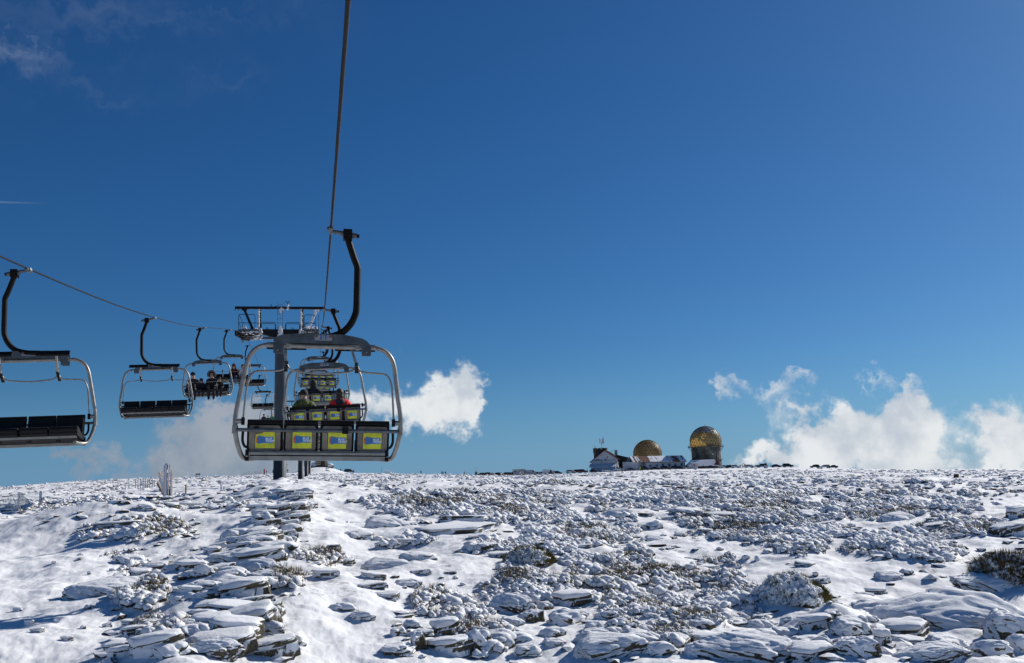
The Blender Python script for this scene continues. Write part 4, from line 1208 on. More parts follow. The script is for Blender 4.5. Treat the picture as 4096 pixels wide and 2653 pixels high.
def snow_tile_mat():
    mt = bpy.data.materials.new('half_melted_tile_roof'); mt.use_nodes = True
    N, L = mt.node_tree.nodes, mt.node_tree.links; b = N['Principled BSDF']; b.inputs['Roughness'].default_value = 0.9; b.inputs['Specular IOR Level'].default_value = 0.05
    tc = N.new('ShaderNodeTexCoord'); mp = N.new('ShaderNodeMapping'); mp.inputs['Scale'].default_value = (0.16, 0.02, 0.02)
    L.new(tc.outputs['Object'], mp.inputs[0])
    nz = N.new('ShaderNodeTexNoise'); nz.inputs['Scale'].default_value = 1.0; nz.inputs['Detail'].default_value = 6; nz.inputs['Roughness'].default_value = 0.75; L.new(mp.outputs[0], nz.inputs[0])
    mr = N.new('ShaderNodeMapRange'); mr.inputs[1].default_value = 0.475; mr.inputs[2].default_value = 0.50; L.new(nz.outputs[0], mr.inputs[0])
    w = N.new('ShaderNodeTexWave'); w.bands_direction = 'X'; w.inputs['Scale'].default_value = 1.6; L.new(tc.outputs['Object'], w.inputs[0])
    c = N.new('ShaderNodeMix'); c.data_type = 'RGBA'; L.new(w.outputs[1], c.inputs[0]); c.inputs[6].default_value = (0.14, 0.08, 0.06, 1); c.inputs[7].default_value = (0.22, 0.14, 0.11, 1)
    x = N.new('ShaderNodeMix'); x.data_type = 'RGBA'; L.new(mr.outputs[0], x.inputs[0]); L.new(c.outputs[2], x.inputs[6]); x.inputs[7].default_value = (0.82, 0.84, 0.88, 1)
    L.new(x.outputs[2], b.inputs['Base Color'])
    return mt
TILE = snow_tile_mat()
def site(px, py, dist=SM):
    q = at(px, py, dist); return Vector((q.x, q.y, hz1(q.x, q.y)))
def bx(u, ref): return (u-ref)*0.2353*MP        # width in the enlarged view -> metres
# local frames: x to the right, y away from us, z up
def place(name, px, py, label, cat, dist=SM, rz=0.0, group=None, sink=0.0):
    s = site(px, py, dist)
    return empty(name, (s.x, s.y, s.z-sink), -AZF+rz, label, cat, group)

def house():
    t = place('house', 2340+340*0.2353, 1886, 'white house with a teal mural on its gable and a dark red roof', 'house', sink=0.5)
    W = 6.2; rzh = Matrix.Rotation(R(-13), 3, 'Z')
    def w(p): return rzh @ Vector(p)
    ap, el, er, dp = 10.7, 5.9, 6.6, 15.0
    b = MB()
    front = [(-W, 0, 0), (W, 0, 0), (W, 0, er), (0, 0, ap), (-W, 0, el)]
    back = [(x, dp, z) for x, y, z in front]
    b.add([w(p) for p in front], [(0, 1, 2, 3, 4)], 0); b.add([w(p) for p in back], [(4, 3, 2, 1, 0)], 0)
    b.add([w(p) for p in [(W, 0, 0), (W, dp, 0), (W, dp, er), (W, 0, er)]], [(0, 1, 2, 3)], 1)
    b.add([w(p) for p in [(-W, dp, 0), (-W, 0, 0), (-W, 0, el), (-W, dp, el)]], [(0, 1, 2, 3)], 0)
    b.build('wall', [WALLW, WALLC], t)
    m_ = MB()   # mural: flowing teal shapes and a small cross on the gable
    for pts in ([(-5.4, 6.0), (-3.9, 6.9), (-1.2, 6.6), (-1.0, 5.6), (-3.0, 5.9), (-4.4, 5.6)], [(-2.8, 4.4), (-1.3, 5.6), (-1.1, 5.3), (-2.6, 4.1)], [(-.6, 6.0), (.2, 7.0), (1.4, 6.8), (1.0, 6.2), (3.6, 6.5), (3.5, 6.2), (1.0, 5.9)], [(1.1, 7.0), (1.5, 8.2), (1.9, 8.2), (1.5, 7.0)], [(3.9, 6.6), (5.2, 6.5), (5.3, 6.2), (3.9, 6.2)]):
        m_.add([w((x, -0.03, z)) for x, z in pts], [tuple(range(len(pts)))], 0)
    m_.build('mural', MURAL, t)
    r = MB(); o_ = 0.7
    def slope(xa, za, xb, zb):
        A = [(xa, -o_, za), (xb, -o_, zb), (xb, dp+o_, zb), (xa, dp+o_, za)]
        r.add([w((x, y, z+0.05)) for x, y, z in A]+[w((x, y, z+0.30)) for x, y, z in A], [(3, 2, 1, 0), (4, 5, 6, 7), (0, 1, 5, 4), (1, 2, 6, 5), (2, 3, 7, 6), (3, 0, 4, 7)], 0)
    sl = (ap-el)/W; sr = (ap-er)/W
    slope(-W-0.9, el-0.9*sl, 0, ap); slope(0, ap, W+0.9, er-0.9*sr)
    rf = r.build('roof', ROOFRED, t)
    c = MB(); c.box(w((4.2, 11, 10.0)), (1.3, 1.0, 2.4)); c.box(w((4.2, 11, 11.2)), (1.5, 1.2, 0.15)); c.build('chimney', WALLC, rf)
    c = MB(); c.tube([w((2.2, 12, 9.3)), w((2.2, 12, 11.2))], 0.08, 6); c.box(w((2.2, 12, 11.2)), (0.5, 0.5, 0.12)); c.build('flue', DECK, rf)
    for k in range(4):
        q = MB(); q.box(w((W+0.02, 2.0+k*3.4, 4.6)), (0.08, 1.8, 1.3), 0, rzh); q.build('window', WINDOW, t)
    # porch with a blue front and a sheet roof
    q = MB(); q.box(w((-0.4, -1.6, 1.35)), (11.6, 3.1, 2.7), 0, rzh)
    p_ = q.build('porch', BLUEW, t)
    q = MB(); A = [(-7.0, -4.0, 2.8), (6.2, -4.0, 2.8), (6.2, 0.0, 4.6), (-7.0, 0.0, 4.6)]
    q.add([w(p) for p in A]+[w((x, y, z+0.14)) for x, y, z in A], [(3, 2, 1, 0), (4, 5, 6, 7), (0, 1, 5, 4), (1, 2, 6, 5), (2, 3, 7, 6), (3, 0, 4, 7)], 0)
    for k in range(14):
        x = -6.6+k*0.98; q.bar(w((x, -3.98, 2.97)), w((x, -0.05, 4.77)), 0.09, 0.08, 0)
    q.build('porch_roof', SHEET, p_)
    for (x, z, ww, hh, mt) in ((-5.2, 1.3, 1.2, 1.4, WINDOW), (0.3, 1.2, 1.7, 2.2, WALLW), (3.0, 1.4, 1.0, 1.0, WINDOW), (5.0, 1.1, .9, 2.0, WINDOW)):
        q = MB(); q.box(w((x, -3.17, z)), (ww, 0.06, hh), 0, rzh); q.build('window' if hh < 2 else 'door', mt, p_)
    return t
house()
def turret():
    t = place('stone_turret', 2340+272*0.2353, 1884, 'round brown stone turret with battlements behind the house, carrying antennas', 'turret', SM+9)
    b = MB(); b.lathe([(3.3, -1), (3.2, 9.2), (3.45, 9.6), (3.45, 11.0), (3.0, 11.0), (3.0, 10.2), (0.0, 10.2)], 24, smooth=False); b.build('wall', STONEB, t)
    for k in range(11):
        a = 2*math.pi*k/11; m_ = MB(); m_.box((3.22*math.cos(a), 3.22*math.sin(a), 11.4), (0.45, 1.1, 0.95), 0, Matrix.Rotation(a, 3, 'Z')); m_.build('merlon', STONEB, t)
    # antennas stand on it
    s = t.location
    a = empty('antenna_mast', (s.x+0.9*math.cos(AZF), s.y-0.9*math.sin(AZF), s.z+10.2), -AZF, 'white antenna mast with a cluster of upright panels on the turret', 'antenna')
    b = MB(); b.tube([(0, 0, 0), (0, 0, 3.6), (0, 0, 4.2)], 0.14, 8); b.build('mast', ANT, a)
    for (x, z, h) in ((-1.0, 5.2, 2.4), (-.35, 4.8, 2.2), (0.25, 5.3, 2.8), (0.9, 5.4, 3.0), (0.6, 4.9, 2.0)):
        q = MB(); q.box((x, -.2, z), (0.34, 0.2, h)); q.bar((0, 0, z-0.5), (x, -.2, z-0.5), 0.07, None); q.build('antenna_panel', ANT, a)
    a = empty('antenna', (s.x-2.6*math.cos(AZF), s.y+2.6*math.sin(AZF), s.z+11.0), -AZF, 'small antenna with round dishes at the left edge of the turret', 'antenna')
    b = MB(); b.tube([(0, 0, 0), (0, 0, 2.2)], 0.07, 6); b.build('mast', ANT, a)
    for (x, z) in ((-.35, 2.2), (.3, 1.7), (.1, 1.1)):
        q = MB(); q.lathe([(0.0, 0), (0.3, 0.06), (0.42, 0.2)], 12, (x, 0, z)); q.build('dish', ANT, a)
turret()
def annex():
    t = place('flat_roofed_annex', 2340+860*0.2353, 1883, 'plain white flat-roofed annex between the mural house and the long building', 'building', SM-2, sink=0.4)
    b = MB()
    b.add([(-6.0, 0, 0), (0.8, 0, 0), (0.8, 0, 4.3), (-6.0, 0, 4.1)], [(0, 1, 2, 3)], 0)
    b.add([(0.8, 0, 0), (5.4, 5.5, 0), (5.4, 5.5, 4.1), (0.8, 0, 4.3)], [(0, 1, 2, 3)], 0)
    b.add([(5.4, 5.5, 0), (-1.4, 9, 0), (-1.4, 9, 4.1), (5.4, 5.5, 4.1)], [(0, 1, 2, 3)], 0)
    b.add([(-1.4, 9, 0), (-6, 0, 0), (-6, 0, 4.1), (-1.4, 9, 4.1)], [(0, 1, 2, 3)], 0)
    b.build('wall', [WALLW], t)
    b = MB(); b.prism([(-6.2, -0.2), (0.9, -0.2), (5.6, 5.5), (-1.4, 9.3)], 4.3, 4.55, 0, axis='Z'); b.build('roof', SHEET, t)
    b = MB()
    for k in range(9):
        f = k/8; b.tube([(-5+f*10, 1.0+4.5*f*f, 4.5), (-5+f*10, 1.0+4.5*f*f, 5.5)], 0.05, 5)
    b.tube([(-5+k/8*10, 1.0+4.5*(k/8)**2, 5.5) for k in range(9)], 0.06, 5); b.build('railing', DECK, t)
    d = empty('terrace_building', t.location+Vector((-1.5*math.cos(AZF)+9*math.sin(AZF), 1.5*math.sin(AZF)+9*math.cos(AZF), 0)), -AZF, 'dark low terrace building behind the white annex', 'building')
    b = MB(); b.prism([(-6, 0), (7, 0), (7, 5.6), (2.0, 6.4), (-6, 8.4)], 0, 6, 0); b.build('wall', DECK, d)
annex()
def long_building():
    t = place('long_building', 2340+1040*0.2353, 1882, 'long white building with six windows under a half-snowy tiled roof', 'building', SM, rz=R(14), sink=0.4)
    Lx, D, ew, rg = 20.0, 8.5, 4.5, 7.0
    b = MB()
    b.add([(0, 0, 0), (Lx, 0, 0), (Lx, 0, ew), (0, 0, ew)], [(0, 1, 2, 3)], 0)
    b.add([(Lx, 0, 0), (Lx, D, 0), (Lx, D, ew), (Lx, D/2, rg), (Lx, 0, ew)], [(0, 1, 2, 3, 4)], 1)
    b.add([(0, D, 0), (0, 0, 0), (0, 0, ew), (0, D/2, rg), (0, D, ew)], [(0, 1, 2, 3, 4)], 0)
    b.add([(Lx, D, 0), (0, D, 0), (0, D, ew), (Lx, D, ew)], [(0, 1, 2, 3)], 0)
    b.build('wall', [WALLW, STONEB], t)
    r = MB()
    for s in (0, 1):
        y0, y1 = (-0.5, D/2) if s == 0 else (D+0.5, D/2)
        z0 = ew-0.5*(rg-ew)/(D/2)
        A = [(-6.5, y0, z0), (Lx+0.5, y0, z0), (Lx+0.5, y1, rg), (-6.5, y1, rg)]
        V = [(x, y, z+0.04) for x, y, z in A]+[(x, y, z+0.28) for x, y, z in A]
        Fs = [(3, 2, 1, 0), (4, 5, 6, 7), (0, 1, 5, 4), (1, 2, 6, 5), (2, 3, 7, 6), (3, 0, 4, 7)]
        r.add(V, Fs if s == 0 else [f[::-1] for f in Fs], 0)
    r.build('roof', [TILE], t)
    e = MB(); e.bar((-0.2, -0.56, ew-0.42), (Lx+0.5, -0.56, ew-0.42), 0.14, 0.22, 0); e.bar((Lx+0.56, -0.5, ew-0.35), (Lx+0.56, D/2, rg+.05), 0.18, 0.3, 0); e.bar((Lx+0.56, D+0.5, ew-0.35), (Lx+0.56, D/2, rg+.05), 0.18, 0.3, 0)
    e.build('eaves_board', TIMBER, t)
    for k, (x, big) in enumerate(((2.2, 0), (5.4, 0), (8.6, 1), (11.8, 1), (15.0, 1), (18.2, 1))):
        h = 1.3 if big else 0.85; zc_ = 2.75 if big else 2.55
        q = MB(); q.box((x, -0.03, zc_), (1.25, 0.10, h+0.15), 0); w_ = q.build('window', FRAMEW, t)
        q = MB(); q.box((x-0.28, -0.09, zc_), (0.46, 0.06, h-0.05), 0); q.box((x+0.28, -0.09, zc_), (0.46, 0.06, h-0.05), 0); q.build('pane', WINDOW, w_)
    return t
long_building()
def low_hut():
    t = place('low_hut', 2340+1745*0.2353, 1878, 'low hut with a broad white snow-covered roof in front of the taller dome tower', 'hut', SM+4, sink=0.4)
    b = MB(); b.box((7.4, 3, 0.9), (13.6, 5.6, 1.8)); b.build('wall', STONEB, t)
    r = MB(); A = [(-.3, -0.6, 1.7), (14.9, -0.6, 1.7), (13.4, 3.0, 4.6), (2.4, 3.0, 4.4)]
    r.add(A+[(x, y, z+0.3) for x, y, z in A], [(3, 2, 1, 0), (4, 5, 6, 7), (0, 1, 5, 4), (1, 2, 6, 5), (2, 3, 7, 6), (3, 0, 4, 7)], 0)
    A = [(14.9, 6.6, 1.7), (-.3, 6.6, 1.7), (2.4, 3.0, 4.4), (13.4, 3.0, 4.6)]
    r.add(A+[(x, y, z+0.3) for x, y, z in A], [(3, 2, 1, 0), (4, 5, 6, 7), (0, 1, 5, 4), (1, 2, 6, 5), (2, 3, 7, 6), (3, 0, 4, 7)], 0)
    r.build('roof', SNOW, t)
    g = MB(); g.prism([(12.8, 2.0), (15.6, 2.0), (14.0, 5.0)], -0.8, 0.4, 0); g.prism([(13.2, 2.05), (15.1, 2.05), (14.0, 4.2)], -0.95, -0.82, 1); g.build('dormer', [TIMBER, DECK], t)
    k = place('kiosk', 2340+1865*0.2353, 1874, 'small white kiosk with a red notice on its front and snow on top', 'kiosk', SM-3, sink=0.2)
    b = MB(); b.box((0, 0, 1.5), (2.7, 2.2, 3.0)); b.build('wall', WALLW, k)
    b = MB(); b.box((0, 0, 3.12), (3.0, 2.5, 0.22)); b.build('roof', SNOW, k)
    b = MB(); b.box((-0.25, -1.13, 1.9), (0.7, 0.05, 0.7)); b.build('notice', RED, k)
low_hut()

# ------------------------------------------------------------------ radar domes
def geodesic(freq):
    V, Fc = ICO[1]
    # ICO[1] from bmesh subdivisions=1 is the plain icosahedron
    V = [Vector(v) for v in V]; P = {}; out = []; faces = []
    def key(p): return (round(p.x, 5), round(p.y, 5), round(p.z, 5))
    def idx(p):
        p = p.normalized(); k = key(p)
        if k not in P: P[k] = len(out); out.append(p)
        return P[k]
    for f in Fc:
        a, b, c = [V[i] for i in f]
        for i in range(freq):
            for j in range(freq-i):
                def q(ii, jj): return idx(a+(b-a)*(ii/freq)+(c-a)*(jj/freq))
                faces.append((q(i, j), q(i+1, j), q(i, j+1)))
                if j < freq-i-1: faces.append((q(i+1, j), q(i+1, j+1), q(i, j+1)))
    return out, faces
def dome_mat(name, gold, dark, trans):
    mt = bpy.data.materials.new(name); mt.use_nodes = True
    N, L = mt.node_tree.nodes, mt.node_tree.links
    b = N['Principled BSDF']; out = N['Material Output']
    b.inputs['Roughness'].default_value = 0.5; b.inputs['Specular IOR Level'].default_value = 0.5
    a = N.new('ShaderNodeAttribute'); a.attribute_name = 'panel'
    mx = N.new('ShaderNodeMix'); mx.data_type = 'RGBA'; L.new(a.outputs['Fac'], mx.inputs[0]); mx.inputs[6].default_value = (*dark, 1); mx.inputs[7].default_value = (*gold, 1)
    L.new(mx.outputs[2], b.inputs['Base Color'])
    tr = N.new('ShaderNodeBsdfTranslucent'); tr.inputs['Color'].default_value = (0.85, 0.52, 0.10, 1)
    ms = N.new('ShaderNodeMixShader'); ms.inputs[0].default_value = trans
    L.new(b.outputs[0], ms.inputs[1]); L.new(tr.outputs[0], ms.inputs[2]); L.new(ms.outputs[0], out.inputs['Surface'])
    return mt
DOMEMAT = dome_mat('golden_dome_panels', (0.46, 0.35, 0.17), (0.33, 0.245, 0.11), 0.25)
DOMEPALE = dome_mat('pale_dome_panels', (0.50, 0.50, 0.52), (0.22, 0.22, 0.24), 0.05)
STRUT = mat('dome_strut', (0.085, 0.065, 0.035), 0.6, 0.2, 0.1, 1)
def dome(parent, rad, zc, cut, gaps, seed, snowtop=False):
    V, Fc = geodesic(6); g = random.Random(seed)
    rot = Matrix.Rotation(R(g.uniform(0, 70)), 3, 'Z') @ Matrix.Rotation(R(9), 3, 'X')
    V = [rot @ v for v in V]
    b = MB(); pv = []; struts = MB(); used = set()
    for f in Fc:
        c = (V[f[0]]+V[f[1]]+V[f[2]])/3
        if c.z < cut: continue
        for i in range(3):
            e = tuple(sorted((f[i], f[(i+1) % 3])))
            if e not in used:
                used.add(e); struts.bar(V[e[0]]*rad*1.003+Vector((0, 0, zc)), V[e[1]]*rad*1.003+Vector((0, 0, zc)), 0.065, 0.10)
        if any((c-q).length < s for q, s in gaps): continue
        tilt = [g.uniform(-0.003, 0.003) for _ in range(3)]
        top = snowtop and c.z > 0.52+0.12*g.random()
        b.add([V[k]*rad*(0.996+t)+Vector((0, 0, zc)) for k, t in zip(f, tilt)], [(0, 1, 2)], 1 if top else 0)
        pv.append(g.random()**1.3)
    o = b.build('panels', [DOMEMAT, DOMEPALE], parent)
    at_ = o.data.attributes.new('panel', 'FLOAT', 'FACE'); at_.data.foreach_set('value', pv)
    struts.build('strut_lattice', STRUT, parent)
LSUN = Matrix.Rotation(AZF, 3, 'Z') @ sv         # sun direction in the local frame
def dome_on_ground():
    t = place('radar_dome', 2340+1075*0.2353, 1880, 'golden geodesic radar dome rising behind the long building', 'radar dome', SM+22)
    rad = 235*0.2353*MP*(SM+22)/SM
    zc = (at(2340+1075*0.2353, 1700+497*0.2353, SM+22)).z-t.location.z
    dome(t, rad, zc, -0.62, [(Vector((-0.75, -0.62, 0.05)).normalized(), 0.09), (LSUN, 0.42)], 3)
    b = MB(); b.lathe([(rad*0.78, -1), (rad*0.78, max(0.3, zc-rad*0.60))], 24); b.build('drum', STONEG, t)
dome_on_ground()
def dome_tower():
    d = SM+24; k = 0.2353*MP*d/SM
    t = place('dome_tower', 2340+2075*0.2353, 1874, 'round concrete tower with galleries crowned by a patched golden radar dome', 'radar tower', d)
    def zz(v): return at(2340+2075*0.2353, 1700+v*0.2353, d).z-t.location.z
    rd = 238*k
    b = MB(); b.lathe([(rd*1.02, -1), (rd*1.02, zz(610)), (rd, zz(605)), (rd, zz(385))], 40, smooth=False); b.build('drum', STONEG, t)
    for (v0, v1, r_, lb) in ((385, 372, 292, None), (602, 588, 264, None)):
        b = MB(); b.lathe([(rd*0.9, zz(v0)), (r_*k, zz(v0-3)), (r_*k, zz(v1)), (rd*0.9, zz(v1-2))], 40, smooth=False); b.build('gallery', STONEG, t)
    b = MB()
    for q in range(44):
        a = 2*math.pi*q/44; r_ = 284*k; b.tube([(r_*math.cos(a), r_*math.sin(a), zz(372)), (r_*math.cos(a), r_*math.sin(a), zz(346))], 0.045, 4)
    for v in (346, 358): b.tube([(284*k*math.cos(a), 284*k*math.sin(a), zz(v)) for a in np.linspace(0, 6.2832, 45)], 0.03, 4)
    b.build('railing', BARGREY, t)
    b = MB()
    for q in range(12):
        a = 2*math.pi*q/12+0.2; b.bar((rd*math.cos(a), rd*math.sin(a), zz(450)), (286*k*math.cos(a), 286*k*math.sin(a), zz(384)), 0.13)
    b.build('bracket', BARGREY, t)
    for (a_deg, v, mt, w_, h_) in ((-140, 428, WINDOW, 1.0, 1.2), (-76, 407, WINDOW, 1.2, 1.2), (-140, 535, WINDOW, 1.0, 1.2), (-76, 507, WALLW, .8, .5), (-22, 516, WALLW, .9, 1.4), (-22, 410, WALLW, .9, 1.2), (-58, 480, DECK, .2, 6.0)):
        a = R(a_deg); q = MB(); q.box((rd*1.0*math.cos(a), rd*1.0*math.sin(a), zz(v)), (0.2, w_, h_), 0, Matrix.Rotation(a, 3, 'Z'))
        q.build('window' if h_ < 3 else 'drainpipe', mt, t)
    rad = 256*k; zc = zz(287)
    gaps = [(LSUN, 0.72), (Vector((0.36, -0.42, 0.83)).normalized(), 0.17), (Vector((0.48, -0.30, 0.80)).normalized(), 0.12), (Vector((0.30, -0.55, 0.78)).normalized(), 0.07)]
    dome(t, rad, zc, -0.36, gaps, 8, True)
    b = MB(); b.tube([(0, 0, zc+rad*0.99), (0, 0, zc+rad+1.1)], 0.06, 5); b.build('lightning_rod', STRUT, t)
dome_tower()
# the far stone monument with its small spire
def monument():
    t = place('stone_monument', 1905, 1904, 'slim round stone tower with a small white spire and cross far off on the crest', 'monument', 500)
    k = 500/F*0.378
    b = MB(); b.lathe([(13*k, -2), (12.5*k, 46*k), (12.8*k, 48*k), (10*k, 52*k), (0, 53*k)], 20, smooth=False); b.build('shaft', STONEB, t)
    b = MB(); b.lathe([(6*k, 52*k), (6*k, 72*k), (2.2*k, 84*k), (0.5*k, 92*k)], 12); b.build('spire', WALLC, t)
    b = MB(); b.box((0, 0, 93*k), (0.15, 0.15, 9*k)); b.box((0, 0, 94*k), (5*k, 0.15, 0.15)); b.build('cross', DECK, t)
monument()

# ------------------------------------------------------------------ vehicles
def paint(name, c, r=0.25): return mat('paint_'+name, c, r, 0.0, 0.04, 2, spec=0.6)
PAINT = dict(black=paint('black', (0.012, 0.012, 0.014)), dark=paint('dark_grey', (0.03, 0.032, 0.036)), grey=paint('grey', (0.08, 0.09, 0.10)), silver=paint('silver', (0.35, 0.36, 0.37)), white=paint('white', (0.70, 0.72, 0.74)), green=paint('dark_green', (0.02, 0.035, 0.025)), red=paint('dark_red', (0.10, 0.012, 0.014)), navy=paint('navy_blue', (0.012, 0.018, 0.04)))
GLASS = mat('car_glass', (0.02, 0.026, 0.03), 0.12, 0, 0.05, 2, spec=0.8)
TYRE = mat('tyre', (0.012, 0.012, 0.012), 0.8, 0, 0.1, 5)
LAMP = mat('lamp_glass', (0.45, 0.45, 0.42), 0.2, 0, 0.05, 3)
TAIL = mat('tail_lamp', (0.25, 0.02, 0.02), 0.3, 0, 0.05, 3)
# side profiles, nose towards +x: body outline, glass outline, wheel positions
CARS = {
 'saloon': dict(L=4.5, W=1.75, body=[(-2.22, .32), (2.2, .30), (2.25, .62), (1.95, .80), (1.0, .92), (.35, 1.34), (-.2, 1.42), (-.85, 1.40), (-1.55, 1.02), (-2.18, .95), (-2.25, .6)], glass=[(.92, .93), (.36, 1.30), (-.2, 1.37), (-.82, 1.35), (-1.42, 1.0)], wh=(1.38, -1.35), wr=.32),
 'hatch': dict(L=4.0, W=1.72, body=[(-1.95, .34), (1.95, .32), (2.0, .64), (1.7, .84), (.95, .96), (.3, 1.42), (-.4, 1.50), (-1.45, 1.44), (-1.9, 1.0), (-2.0, .6)], glass=[(.88, .97), (.32, 1.37), (-.4, 1.44), (-1.38, 1.38), (-1.7, 1.0)], wh=(1.25, -1.22), wr=.31),
 'estate': dict(L=4.6, W=1.76, body=[(-2.25, .33), (2.25, .31), (2.3, .63), (2.0, .82), (1.05, .94), (.4, 1.38), (-.3, 1.46), (-1.75, 1.42), (-2.2, 1.0), (-2.3, .6)], glass=[(.98, .95), (.42, 1.33), (-.3, 1.40), (-1.7, 1.36), (-2.0, 1.0)], wh=(1.4, -1.38), wr=.32),
 'suv': dict(L=4.5, W=1.85, body=[(-2.2, .42), (2.2, .40), (2.25, .80), (2.0, 1.0), (1.05, 1.10), (.45, 1.60), (-.2, 1.70), (-1.6, 1.66), (-2.1, 1.15), (-2.25, .8)], glass=[(.98, 1.11), (.47, 1.54), (-.2, 1.63), (-1.55, 1.59), (-1.85, 1.12)], wh=(1.38, -1.36), wr=.37),
 'people_carrier': dict(L=4.6, W=1.85, body=[(-2.25, .38), (2.25, .36), (2.3, .78), (2.0, 1.0), (1.25, 1.12), (.5, 1.66), (-.3, 1.76), (-1.9, 1.72), (-2.2, 1.1), (-2.3, .7)], glass=[(1.15, 1.13), (.52, 1.60), (-.3, 1.69), (-1.85, 1.64), (-2.02, 1.12)], wh=(1.42, -1.4), wr=.34),
 'pickup': dict(L=5.2, W=1.85, body=[(-2.55, .48), (2.5, .46), (2.58, .84), (2.35, 1.05), (1.35, 1.14), (.78, 1.68), (.1, 1.76), (-.55, 1.74), (-.68, 1.14), (-2.58, 1.12), (-2.6, .7)], glass=[(1.26, 1.16), (.8, 1.62), (.1, 1.69), (-.48, 1.67), (-.56, 1.16)], wh=(1.65, -1.5), wr=.39),
 'van': dict(L=5.6, W=2.0, body=[(-2.75, .42), (2.7, .40), (2.8, .85), (2.55, 1.15), (1.9, 1.32), (1.25, 2.2), (.7, 2.42), (-2.7, 2.42), (-2.8, 1.0)], glass=[(1.82, 1.36), (1.28, 2.06), (.75, 2.1), (.62, 1.36)], wh=(1.75, -1.65), wr=.36),
 'motorhome': dict(L=6.6, W=2.25, body=[(-3.3, .45), (3.1, .42), (3.25, .85), (3.0, 1.15), (2.4, 1.32), (1.9, 1.95), (2.5, 2.15), (2.35, 2.8), (1.6, 3.0), (-3.25, 2.95), (-3.3, 1.0)], glass=[(2.32, 1.38), (1.9, 1.9), (1.4, 1.9), (1.3, 1.38)], wh=(2.2, -1.8), wr=.36),
}
CARMESH = {}
def car_parts(kind, colour):
    k = (kind, colour)
    if k in CARMESH: return CARMESH[k]
    c = CARS[kind]; w = c['W']/2
    def shell(outline, ws, inset, mb, mi, mid):
        """cross-section narrows above the waist"""
        n = len(outline); rows = []
        zt = max(z for x, z in outline); waist = mid
        for s, y in ((-1, -1), (-0.9, -1.0)):
            pass
        def half(z): 
            return ws*(1.0 if z <= waist else 1.0-0.20*(z-waist)/max(zt-waist, .01)) if z > .5 else ws*0.96
        A = [(x, -half(z), z) for x, z in outline]; B = [(x, half(z), z) for x, z in outline]
        mb.add(A, [tuple(range(n))], mi); mb.add(B, [tuple(range(n))[::-1]], mi)
        mb.add(A+B, [((i+1) % n, i, i+n, (i+1) % n+n) for i in range(n)], mi)
    mid = {'saloon': .9, 'hatch': .95, 'estate': .93, 'suv': 1.1, 'people_carrier': 1.1, 'pickup': 1.12, 'van': 1.4, 'motorhome': 2.2}[kind]
    b = MB(); shell(c['body'], w, 0, b, 0, mid)
    if kind == 'pickup': b.box((-1.62, 0, 1.13), (1.7, c['W']-.3, 0.04), 1)
    body = b.mesh('body', [PAINT[colour], TYRE])
    bm = bmesh.new(); bm.from_mesh(body)
    bmesh.ops.bevel(bm, geom=[e for e in bm.edges if e.is_manifold and e.calc_face_angle(0) > 0.9], offset=0.05, segments=2, affect='EDGES')
    bm.to_mesh(body); bm.free()
    g = MB(); zt = max(z for x, z in c['body'])
    def half(z): return w*(1.0-0.20*(z-mid)/max(zt-mid, .01)) if z > mid else w
    gl = c['glass']; n = len(gl)
    for s in (-1, 1):
        P = [(x, s*(half(z)+0.012), z) for x, z in gl]; g.add(P, [tuple(range(n)) if s > 0 else tuple(range(n))[::-1]], 0)
    x0, z0 = gl[0]; x1, z1 = gl[1]
    g.add([(x0+.05, -half(z0)*.9, z0+.02), (x0+.05, half(z0)*.9, z0+.02), (x1+.05, half(z1)*.9, z1+.02), (x1+.05, -half(z1)*.9, z1+.02)], [(0, 1, 2, 3)], 0)
    if kind in ('van', 'motorhome'): pass
    else:
        x0, z0 = gl[-1]; x1, z1 = gl[-2]
        dx = -.14 if kind in ('saloon',) else -.22
        if kind != 'pickup': g.add([(x0+dx, half(z0)*.85, z0+.06), (x0+dx, -half(z0)*.85, z0+.06), (x1-.07, -half(z1)*.85, z1), (x1-.07, half(z1)*.85, z1)], [(0, 1, 2, 3)], 0)
    if kind == 'motorhome':
        for (x, z, ww, hh) in ((-2.4, 1.9, .9, .55), (-.2, 1.9, 1.0, .55)):
            for s in (-1, 1): g.box((x, s*(w+0.01), z), (ww, 0.03, hh), 0)
    glass = g.mesh('windows', [GLASS])
    wm = MB(); wm.tube([(0, -.11, 0), (0, .11, 0)], c['wr'], 16, 0, smooth=False); wm.tube([(0, -.125, 0), (0, .125, 0)], c['wr']*.62, 12, 1, smooth=False)
    wheel = wm.mesh('wheel', [TYRE, PAINT['silver']])
    h = MB()
    xn = max(x for x, z in c['body']); zl = c['body'][2][1]
    h.box((xn-.06, 0, zl+0.02), (.1, .36, .14), 0); head = h.mesh('headlight', [LAMP])
    h = MB(); xr = min(x for x, z in c['body']); h.box((xr+.04, 0, zl+.22), (.1, .26, .26), 0); tail = h.mesh('tail_light', [TAIL])
    CARMESH[k] = (body, glass, wheel, head, tail, c)
    return CARMESH[k]
